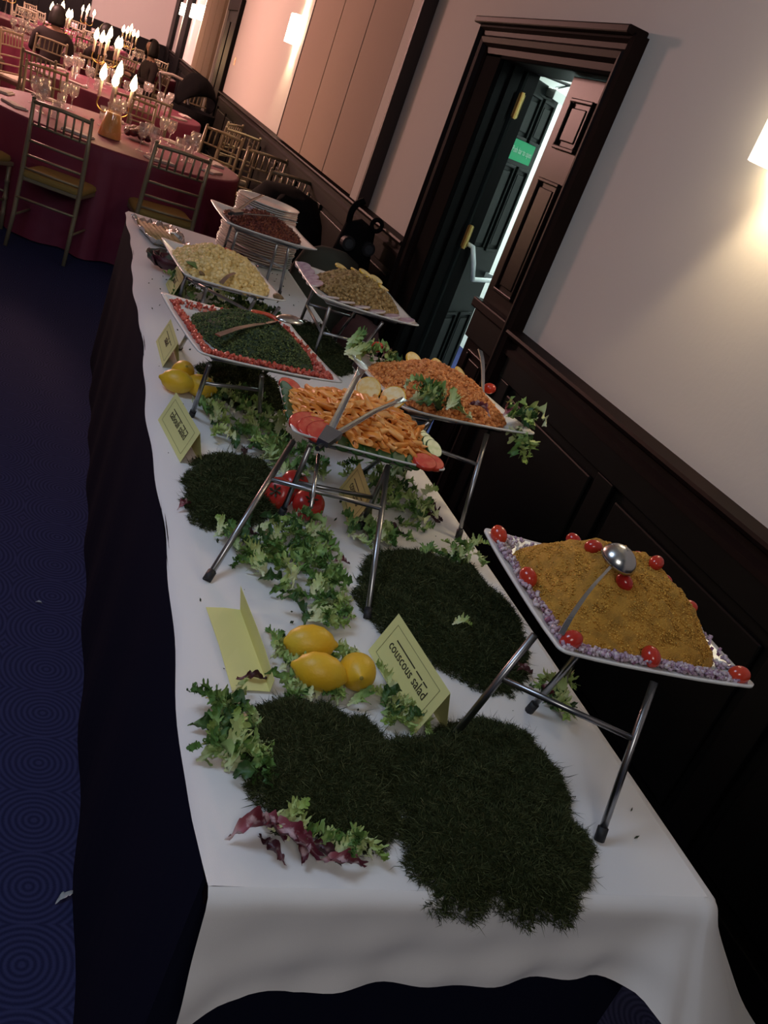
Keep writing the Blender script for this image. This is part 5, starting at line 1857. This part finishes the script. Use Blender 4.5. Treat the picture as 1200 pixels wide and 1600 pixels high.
def round_table(cx, cy, R, label, cloth_label, seed):
    t = thing('round_table', label, 'table', (cx, cy, 0), 0, 'round banquet tables')
    obj('table_top', MB().lathe([(0, 0.715), (R - 0.01, 0.715), (R - 0.01, 0.735), (0, 0.735)], 40), M['wood'], t)
    obj('pedestal', MB().lathe([(0.0, 0), (0.28, 0), (0.28, 0.02), (0.05, 0.05), (0.045, 0.715), (0, 0.715)], 16), M['steel_dark'], t)
    n = 120
    rows = []
    for r, z in ((0.02, 0.745), (R * 0.5, 0.745), (R - 0.015, 0.745), (R, 0.742), (R + 0.008, 0.73), (R + 0.012, 0.66), (R + 0.02, 0.45), (R + 0.03, 0.22), (R + 0.035, 0.01)):
        f = max(0.0, (0.70 - z) / 0.7)
        rows.append([((r + f * (0.045 * math.sin(k * 2 * PI * 15 / n + seed) + 0.025 * math.sin(k * 2 * PI * 23 / n + 2 * seed))) * math.cos(2 * PI * k / n),
                      (r + f * (0.045 * math.sin(k * 2 * PI * 15 / n + seed) + 0.025 * math.sin(k * 2 * PI * 23 / n + 2 * seed))) * math.sin(2 * PI * k / n), z) for k in range(n + 1)])
    mb = MB().grid(rows)
    mb.add(rows[0][:-1], [tuple(range(n))])
    o = obj('tablecloth', mb, M['burgundy'], smooth=True, loc=(cx, cy, 0))
    tag(o, cloth_label, 'tablecloth', 'burgundy round tablecloths')


# wine glass, tumbler
wg = lathe_mesh('wine_glass', [(0, 0), (0.033, 0.001), (0.030, 0.004), (0.006, 0.010), (0.0045, 0.05), (0.006, 0.085), (0.022, 0.098), (0.036, 0.125), (0.038, 0.15), (0.034, 0.19), (0.0325, 0.19), (0.036, 0.15), (0.034, 0.125), (0.02, 0.102), (0, 0.095)], 16, M['glass'])
tg = lathe_mesh('tumbler', [(0, 0), (0.028, 0), (0.030, 0.004), (0.037, 0.105), (0.0355, 0.105), (0.028, 0.008), (0, 0.006)], 16, M['glass'])
flame_me = lathe_mesh('flame', [(0, -0.04), (0.018, -0.032), (0.027, -0.008), (0.021, 0.028), (0.010, 0.058), (0, 0.080)], 10, M['flame'])
cand_me = lathe_mesh('candle', [(0, 0), (0.0125, 0), (0.0125, 0.115), (0.010, 0.12), (0, 0.118)], 10, M['wax'])


def candelabrum(x, y, h, label, arms, power):
    r = thing('candelabrum', label, 'candelabrum', (x, y, 0.747), 0, 'candelabra with lit candles')
    obj('stem', MB().lathe([(0, 0), (0.075, 0), (0.075, 0.008), (0.02, 0.03), (0.010, 0.08), (0.013, 0.12), (0.008, 0.16), (0.008, h - 0.06), (0.016, h - 0.03), (0.006, h), (0, h)], 12), M['glass'], r, smooth=True)
    pts = [(0, 0)] + [(0.13 * math.cos(2 * PI * k / arms + 0.4), 0.13 * math.sin(2 * PI * k / arms + 0.4)) for k in range(arms)]
    for i, (a, b) in enumerate(pts):
        zc = h + (0.03 if i == 0 else -0.03)
        if i:
            obj('arm', MB().tube(curve([(0, 0, h - 0.09), (a * 0.5, b * 0.5, h - 0.12), (a, b, h - 0.09), (a, b, zc)], 5), 0.006, 6), M['brass'], r, smooth=True)
        c = obj('candle', cand_me, None, r, loc=(a, b, zc))
        obj('flame', flame_me, None, c, loc=(0, 0, 0.16))
    d = bpy.data.lights.new('candle_glow', 'POINT')
    d.energy = power
    d.color = (1.0, 0.58, 0.27)
    d.shadow_soft_size = 0.12
    o = bpy.data.objects.new('candle_glow', d)
    C.objects.link(o)
    o.location = (x, y, 0.747 + h + 0.36)


def settings(cx, cy, R, n, where, seed, skip=(), rad=0.60):
    r0 = random.Random(seed)
    for k in range(n):
        a = 2 * PI * k / n + 0.2
        if k in skip:
            continue
        for j, (da, rr) in enumerate(((-0.10, rad), (0.03, rad + 0.03), (0.14, rad - 0.04))):
            m_ = tg if j == 2 else wg
            b = a + da + r0.uniform(-.03, .03)
            q = R * (rr + r0.uniform(-.02, .02))
            if math.hypot(cx + q * math.cos(b) - 0.20, cy + q * math.sin(b) - 7.02) < 0.24:
                continue
            o = obj('tumbler' if j == 2 else 'wine_glass', m_, None, loc=(cx + q * math.cos(b), cy + q * math.sin(b), 0.7465))
            tag(o, ('clear tumbler' if j == 2 else 'clear stemmed wine glass') + ' on ' + where, 'glass', 'glasses on ' + where)
        q = R * 0.84
        o = obj('napkin', MB().box((-0.05, -0.10, 0), (0.05, 0.10, 0.010)).box((-0.035, -0.095, 0.010), (0.05, 0.095, 0.016)), M['napkin'], loc=(cx + q * math.cos(a), cy + q * math.sin(a), 0.7465), rot=(0, 0, a), bevel=0.002)
        tag(o, 'pale folded napkin on ' + where, 'napkin', 'napkins on ' + where)


# nearest round table
T1 = (0.28, 7.50, 0.95)
round_table(*T1, 'round banquet table nearest the buffet, under a burgundy cloth', 'burgundy cloth to the floor on the round table nearest the buffet', 1)
GC = 'gold chairs at the nearest round table'
place_chair(-0.02, 6.46, -0.28, 'gold spindle back chair with mustard cushion, aisle side of the buffet end', GC)
place_chair(0.63, 6.46, 0.12, 'gold spindle back chair directly behind the buffet end and the foil tray', GC)
place_chair(-0.60, 6.62, -0.55, 'gold chair cut off by the picture edge, mustard seat showing', GC)
place_chair(1.10, 8.52, PI - 0.55, 'gold chair on the far wall side of the nearest round table', GC)
place_chair(0.42, 8.72, PI - 0.1, 'gold chair on the far side of the nearest round table, behind the orange jug', GC)
place_chair(-0.20, 8.60, PI + 0.45, 'gold chair on the far side of the nearest round table, behind the glasses', GC)
place_chair(-0.86, 8.05, PI + 1.1, 'gold chair on the far aisle side of the nearest round table', GC)
place_chair(1.50, 7.30, 0.25, 'gold chair against the dark wainscot, just beyond the plate stacks', 'gold chairs along the wainscot')
place_chair(1.50, 8.35, 0.15, 'gold chair against the dark wainscot, second beyond the plate stacks', 'gold chairs along the wainscot')
settings(T1[0], T1[1], T1[2], 9, 'the nearest round table', 3)
j = thing('juice_jug', 'glass jug of orange juice on the nearest round table', 'jug', (0.23, 7.12, 0.747))
obj('juice', MB().lathe([(0, 0.004), (0.078, 0.004), (0.080, 0.01), (0.052, 0.165), (0, 0.166)], 20), M['juice'], j, smooth=True)
obj('jug_glass', MB().lathe([(0, 0), (0.081, 0), (0.083, 0.008), (0.055, 0.168), (0.050, 0.19), (0.058, 0.225), (0.056, 0.225), (0.048, 0.19), (0.053, 0.168)], 20), M['glass'], j, smooth=True)
obj('handle', MB().tube(curve([(0.055, 0, 0.20), (0.11, 0, 0.19), (0.115, 0, 0.10), (0.074, 0, 0.05)], 6), 0.008, 8), M['glass'], j, smooth=True)
bq = thing('rose_bowl', 'low heap of dark red roses beside the orange juice jug', 'flowers', (0.43, 7.50, 0.747))
for k in range(14):
    a, r_ = k * 2.4, 0.085 * math.sqrt((k + 0.4) / 14)
    mb = MB().lathe(ball_prof(0.034, 0.030, 6), 10)
    mb.v = [(x * (1 + 0.12 * math.sin(9 * z + k)), y, z + 0.006 * math.sin(5 * math.atan2(y, x))) for x, y, z in mb.v]
    obj('rose', mb, M['purple'], bq, smooth=True, loc=(r_ * math.cos(a), r_ * math.sin(a) * 1.3, 0.085 - 0.5 * r_))
obj('bowl', MB().lathe([(0, 0), (0.05, 0), (0.09, 0.05), (0.095, 0.065), (0.088, 0.06), (0, 0.02)], 16), M['glass'], bq, smooth=True)
candelabrum(0.22, 7.62, 0.22, 'low cluster of lit candles in the middle of the nearest round table', 3, 9)

# tables beyond
GF = 'gold chairs at the tables beyond'
TT = [(0.35, 10.95, 'the second round table, behind the nearest one', 0.34, 5, 9), (-1.80, 11.2, 'the second row round table at the picture edge', 0.34, 5, 9),
      (-0.45, 14.4, 'the third row round table', 0.34, 5, 11), (0.55, 17.8, 'the fourth row round table by the wall', 0.34, 4, 12), (-1.4, 18.0, 'the fourth row round table towards the dark doors', 0.34, 4, 12), (-0.2, 21.6, 'the farthest round table', 0.34, 3, 12)]
PLACED = [(1.10, 8.52), (0.42, 8.72), (-0.20, 8.60), (-0.86, 8.05), (1.44, 9.6), (1.38, 13.4)]
SEATED = [(0.83, 14.75, 1.9), (-0.45, 13.22, 0.0), (0.16, 13.40, 0.55)]
for i, (cx, cy, wh, h, arms, pw) in enumerate(TT):
    round_table(cx, cy, 0.90, 'burgundy covered table: ' + wh, 'burgundy cloth on ' + wh, i + 2)
    for k in range(8):
        a = 2 * PI * k / 8 + 0.3 * i + 0.2
        x, y = cx + 1.16 * math.cos(a), cy + 1.16 * math.sin(a)
        if x > 1.42 or any(math.hypot(x - q[0], y - q[1]) < 1.15 for q in TT if q[:2] != (cx, cy)) or any(math.hypot(x - q[0], y - q[1]) < 0.55 for q in SEATED) or math.hypot(x - 1.25, y - 12.3) < 0.75:
            continue
        if any(math.hypot(x - u, y - v) < 0.50 for u, v in PLACED):
            continue
        PLACED.append((x, y))
        far_chair(x, y, a + PI / 2, 'pale gold spindle back chair at ' + wh, 'chairs at ' + wh)
    settings(cx, cy, 0.90, 8 if i < 3 else 6, wh, 10 + i)
    candelabrum(cx - 0.20 if i == 0 else cx, cy, h, 'tall candelabrum with lit candles on ' + wh, arms, pw)
far_chair(1.44, 9.6, 0.2, 'gold chair standing by the wainscot beyond the beige panels', 'gold chairs along the wainscot')
far_chair(1.38, 13.4, 0.2, 'gold chair standing by the wainscot behind the black pram', 'gold chairs along the wainscot')


# ------------------------------------------------------------------ people at the far tables
def person_mesh():
    """seated figure, facing +y, one skinned surface: joints with radii"""
    J = [((0, 0, 0.50), .125, .11), ((0, 0.0, 0.66), .115, .09), ((0, 0.02, 0.82), .125, .09), ((0, 0.02, 0.95), .13, .085), ((0, 0.03, 1.05), .05, .05), ((0, 0.045, 1.12), .052, .052), ((0, 0.055, 1.20), .075, .085), ((0, 0.05, 1.275), .07, .08)]
    E = [(0, 1), (1, 2), (2, 3), (3, 4), (4, 5), (5, 6), (6, 7)]

    def chain(root, pts):
        k = root
        for p, rx, ry in pts:
            J.append((p, rx, ry))
            E.append((k, len(J) - 1))
            k = len(J) - 1
    for s in (-1, 1):
        chain(3, [((0.15 * s, 0.02, 0.96), .055, .055), ((0.20 * s, 0.03, 0.92), .046, .046), ((0.23 * s, 0.06, 0.74), .036, .036), ((0.17 * s, 0.28, 0.745), .028, .028), ((0.14 * s, 0.36, 0.765), .03, .018), ((0.125 * s, 0.43, 0.765), .024, .013)])
        chain(0, [((0.09 * s, 0.05, 0.50), .085, .08), ((0.11 * s, 0.42, 0.50), .058, .058), ((0.11 * s, 0.42, 0.26), .046, .046), ((0.11 * s, 0.41, 0.07), .034, .034), ((0.11 * s, 0.47, 0.03), .036, .025), ((0.11 * s, 0.55, 0.025), .03, .018)])
    J.append(((0, 0.135, 1.19), .014, .014))
    E.append((6, len(J) - 1))
    me = bpy.data.meshes.new('body')
    me.from_pydata([p for p, a, b in J], E, [])
    o = bpy.data.objects.new('body_tmp', me)
    C.objects.link(o)
    o.modifiers.new('skin', 'SKIN')
    for v, (p, a, b) in zip(me.skin_vertices[0].data, J):
        v.radius = (a, b)
        v.use_root = False
    me.skin_vertices[0].data[0].use_root = True
    o.modifiers.new('sub', 'SUBSURF').levels = 2
    o.modifiers['sub'].render_levels = 2
    dg = bpy.context.evaluated_depsgraph_get()
    out = bpy.data.meshes.new_from_object(o.evaluated_get(dg))
    bpy.data.objects.remove(o)
    out.polygons.foreach_set('use_smooth', [True] * len(out.polygons))
    out.materials.clear()
    out.materials.append(M['skin'])
    return out


body_me = person_mesh()
# clothing: the torso, arm and thigh faces of the body pushed out a little
vs = [v.co.copy() for v in body_me.vertices]
nr = [v.normal.copy() for v in body_me.vertices]
keep = [p.vertices[:] for p in body_me.polygons if p.center.z < 1.02 and not (p.center.y > 0.33 and p.center.z > 0.68) and p.center.z > 0.30]
dm = MB().add([a + n_ * 0.010 for a, n_ in zip(vs, nr)], keep)
dress_me = bpy.data.meshes.new('dress')
dress_me.from_pydata(dm.v, [], dm.f)
dress_me.polygons.foreach_set('use_smooth', [True] * len(dress_me.polygons))
dress_me.materials.append(M['dress'])
hm = MB()
LEN = 0.15
rows = []
for i in range(10):
    th = PI * 0.95 * i / 9
    row = []
    for k in range(17):
        a = PI * 1.5 * (k / 16) + PI * 0.75
        rr = 0.089 * math.sin(th) if th < PI / 2 else 0.089 + 0.012 * math.sin((th - PI / 2) * 2)
        zz = 1.222 + 0.098 * math.cos(th) if th < PI / 2 else 1.225 - LEN * (th - PI / 2) / (PI * 0.45)
        row.append((rr * math.cos(a), 0.045 + rr * math.sin(a) * 1.05, zz))
    rows.append(row)
hm.grid(rows)


def person(label, x, y, rz):
    o = obj('person', body_me, None, loc=(x, y, 0), rot=(0, 0, rz))
    tag(o, label, 'person')
    obj('dress', dress_me, None, o)
    obj('hair', hm, M['hair'], o, smooth=True, solid=0.012)


for (x, y, rz), lab in zip(SEATED, ('person in dark clothes with dark hair, seated by the wall near the far doorway', 'person with dark hair seen from behind, seated farther into the hall',
                                    'person with dark hair seated next to another at the third row table')):
    person(lab, x, y, rz)
    far_chair(x, y, rz, ('gold chair of the person seated by the wall', 'gold chair of the person seen from behind, farther into the hall', 'gold chair of the second person seated at the third row table')[SEATED.index((x, y, rz))], 'chairs with people on them')

# ------------------------------------------------------------------ black pram by the wall
pm = thing('pram', 'black pram with a big hood, parked by the wainscot before the far doorway', 'pram', (1.25, 12.3, 0), 0.5)
rows = []
for i in range(12):
    th = PI * 0.62 * i / 11 - 0.15
    rows.append([(0.24 * math.cos(PI * k / 16), -0.30 * math.cos(th) * (0.25 + 0.75 * math.sin(PI * k / 16)), 0.78 + 0.40 * math.sin(PI * k / 16) * (0.55 + 0.45 * math.sin(th))) for k in range(17)])
obj('hood', MB().grid(rows), M['black_fabric'], pm, smooth=True, solid=0.006)
obj('carrycot', MB().lathe([(0, 0.50), (0.20, 0.50), (0.27, 0.62), (0.28, 0.78), (0.26, 0.78), (0.24, 0.64), (0, 0.56)], 20, sy=1.5, sx=0.85), M['black_fabric'], pm, smooth=True)
fr_ = MB().tube([(-0.24, -0.38, 0.12), (-0.22, 0.30, 0.62), (-0.20, 0.52, 1.02)], 0.014, 8)
obj('frame_side', fr_, M['rubber'], pm, smooth=True)
obj('frame_side', MB().tube([(0.24, -0.38, 0.12), (0.22, 0.30, 0.62), (0.20, 0.52, 1.02)], 0.014, 8), M['rubber'], pm, smooth=True)
for s in (-1, 1):
    obj('rear_strut', MB().tube([(0.24 * s, 0.36, 0.14), (0.22 * s, -0.12, 0.56)], 0.014, 8), M['rubber'], pm, smooth=True)
obj('handle_bar', MB().tube([(-0.20, 0.52, 1.02), (0, 0.56, 1.04), (0.20, 0.52, 1.02)], 0.018, 8), M['napkin'], pm, smooth=True)
for x in (-0.26, 0.26):
    for y in (-0.40, 0.38):
        wv_ = MB().tube([(x + 0.02, y, 0.13), (x - 0.02, y, 0.13)], 0.125, 20)
        wh_ = obj('wheel', wv_, M['rubber'], pm)
        obj('hub', MB().tube([(x + 0.025, y, 0.13), (x - 0.025, y, 0.13)], 0.05, 12), M['grey_plastic'], wh_)

# ------------------------------------------------------------------ dark things heaped by the wall behind the table end
pc = thing('pushchair', 'folded black pushchair with hooked handles, leaning by the wainscot beyond the doorway', 'pushchair', (1.56, 5.05, 0), 0.15)
for s in (-1, 1):
    obj('frame_tube', MB().tube([(0.07 * s, 0.03, 0.08), (0.07 * s, 0.0, 0.98)], 0.016, 8), M['rubber'], pc, smooth=True)
    if s < 0:
        obj('handle', MB().tube(curve([(-0.07, 0.0, 0.96), (-0.082, -0.01, 1.04), (-0.075, -0.03, 1.09), (-0.045, -0.05, 1.125)], 6), 0.019, 8), M['black_fabric'], pc, smooth=True)
    else:
        obj('handle', MB().tube([(0.085 + 0.032 * math.cos(a), -0.03, 1.015 + 0.032 * math.sin(a)) for a in np.linspace(0, 2 * PI, 19)], 0.013, 8, cap=False), M['black_fabric'], pc, smooth=True)
    for y in (-0.03, 0.05):
        wh_ = obj('wheel', MB().tube([(0.07 * s - 0.018, y, 0.075), (0.07 * s + 0.018, y, 0.075)], 0.073, 18), M['rubber'], pc)
        obj('hub', MB().tube([(0.07 * s - 0.02, y, 0.075), (0.07 * s + 0.02, y, 0.075)], 0.03, 12), M['grey_plastic'], wh_)
    wh_ = obj('swivel_wheel', MB().tube([(0.065 * s, -0.075, 0.88), (0.065 * s, -0.035, 0.88)], 0.040, 18), M['rubber'], pc)
    obj('hub', MB().tube([(0.065 * s, -0.080, 0.88), (0.065 * s, -0.035, 0.88)], 0.026, 12), M['grey_plastic'], wh_)
seat = MB().lathe([(0, 0.15), (0.10, 0.16), (0.125, 0.40), (0.13, 0.75), (0.10, 0.98), (0, 1.02)], 14, sx=1, sy=0.55)
seat.v = [(x + 0.012 * math.sin(9 * z), y + 0.02 * math.sin(13 * z + 4 * x), z) for x, y, z in seat.v]
obj('folded_seat', seat, M['black_fabric'], pc, smooth=True)


def lump(prof, n, sx, sy, seed, amp=0.04):
    r0 = np.random.default_rng(seed)
    mb = MB().lathe(prof, n, sx=sx, sy=sy)
    ph = r0.uniform(0, 6, 6)
    mb.v = [(x * (1 + amp * math.sin(7 * z + ph[0] + 3 * y)) + amp * 0.3 * math.sin(11 * z + ph[1]), y * (1 + amp * math.sin(5 * z + ph[2] + 4 * x)), max(0.0, z + amp * 0.5 * math.sin(6 * x + ph[3]) * math.sin(7 * y + ph[4]) * (z > 0.1))) for x, y, z in mb.v]
    return mb


ct = thing('coat_heap', 'black coats heaped over a chair behind the plate stacks', 'coats', (1.30, 5.75, 0), 0.1)
obj('coat', lump([(0, 0.0), (0.27, 0.0), (0.28, 0.3), (0.27, 0.6), (0.24, 0.82), (0.16, 0.95), (0, 1.0)], 30, 1, 1.35, 3, 0.06), M['black_fabric'], ct, smooth=True)
obj('sleeve', MB().tube(curve([(-0.10, -0.22, 0.92), (-0.20, -0.36, 0.75), (-0.22, -0.38, 0.45), (-0.20, -0.36, 0.25)], 5), [0.055] * 16, 10), M['black_fabric'], ct, smooth=True)
ac = thing('armchair', 'olive grey rounded armchair in shadow behind the chickpea platter', 'armchair', (1.40, 4.85, 0), 0.2)
obj('backrest', lump([(0, 0.05), (0.20, 0.05), (0.215, 0.40), (0.21, 0.70), (0.17, 0.80), (0.08, 0.84), (0, 0.845)], 28, 1.0, 0.42, 8, 0.01), M['olive_fabric'], ac, smooth=True)
obj('seat', MB().box((-0.19, -0.02, 0.20), (0.10, 0.26, 0.42)), M['olive_fabric'], ac, bevel=0.04)
rb = thing('bag', 'dark red rounded bag on the floor between the armchair and the doorway', 'bag', (1.55, 4.42, 0), 0.1)
obj('body', lump([(0, 0.0), (0.12, 0.0), (0.14, 0.25), (0.13, 0.50), (0.09, 0.60), (0, 0.62)], 22, 1.0, 1.1, 5, 0.03), M['red_fabric'], rb, smooth=True)
obj('strap', MB().tube(curve([(-0.07, 0, 0.58), (-0.05, 0, 0.68), (0.05, 0, 0.68), (0.07, 0, 0.58)], 5), 0.012, 6), M['black_fabric'], rb, smooth=True)
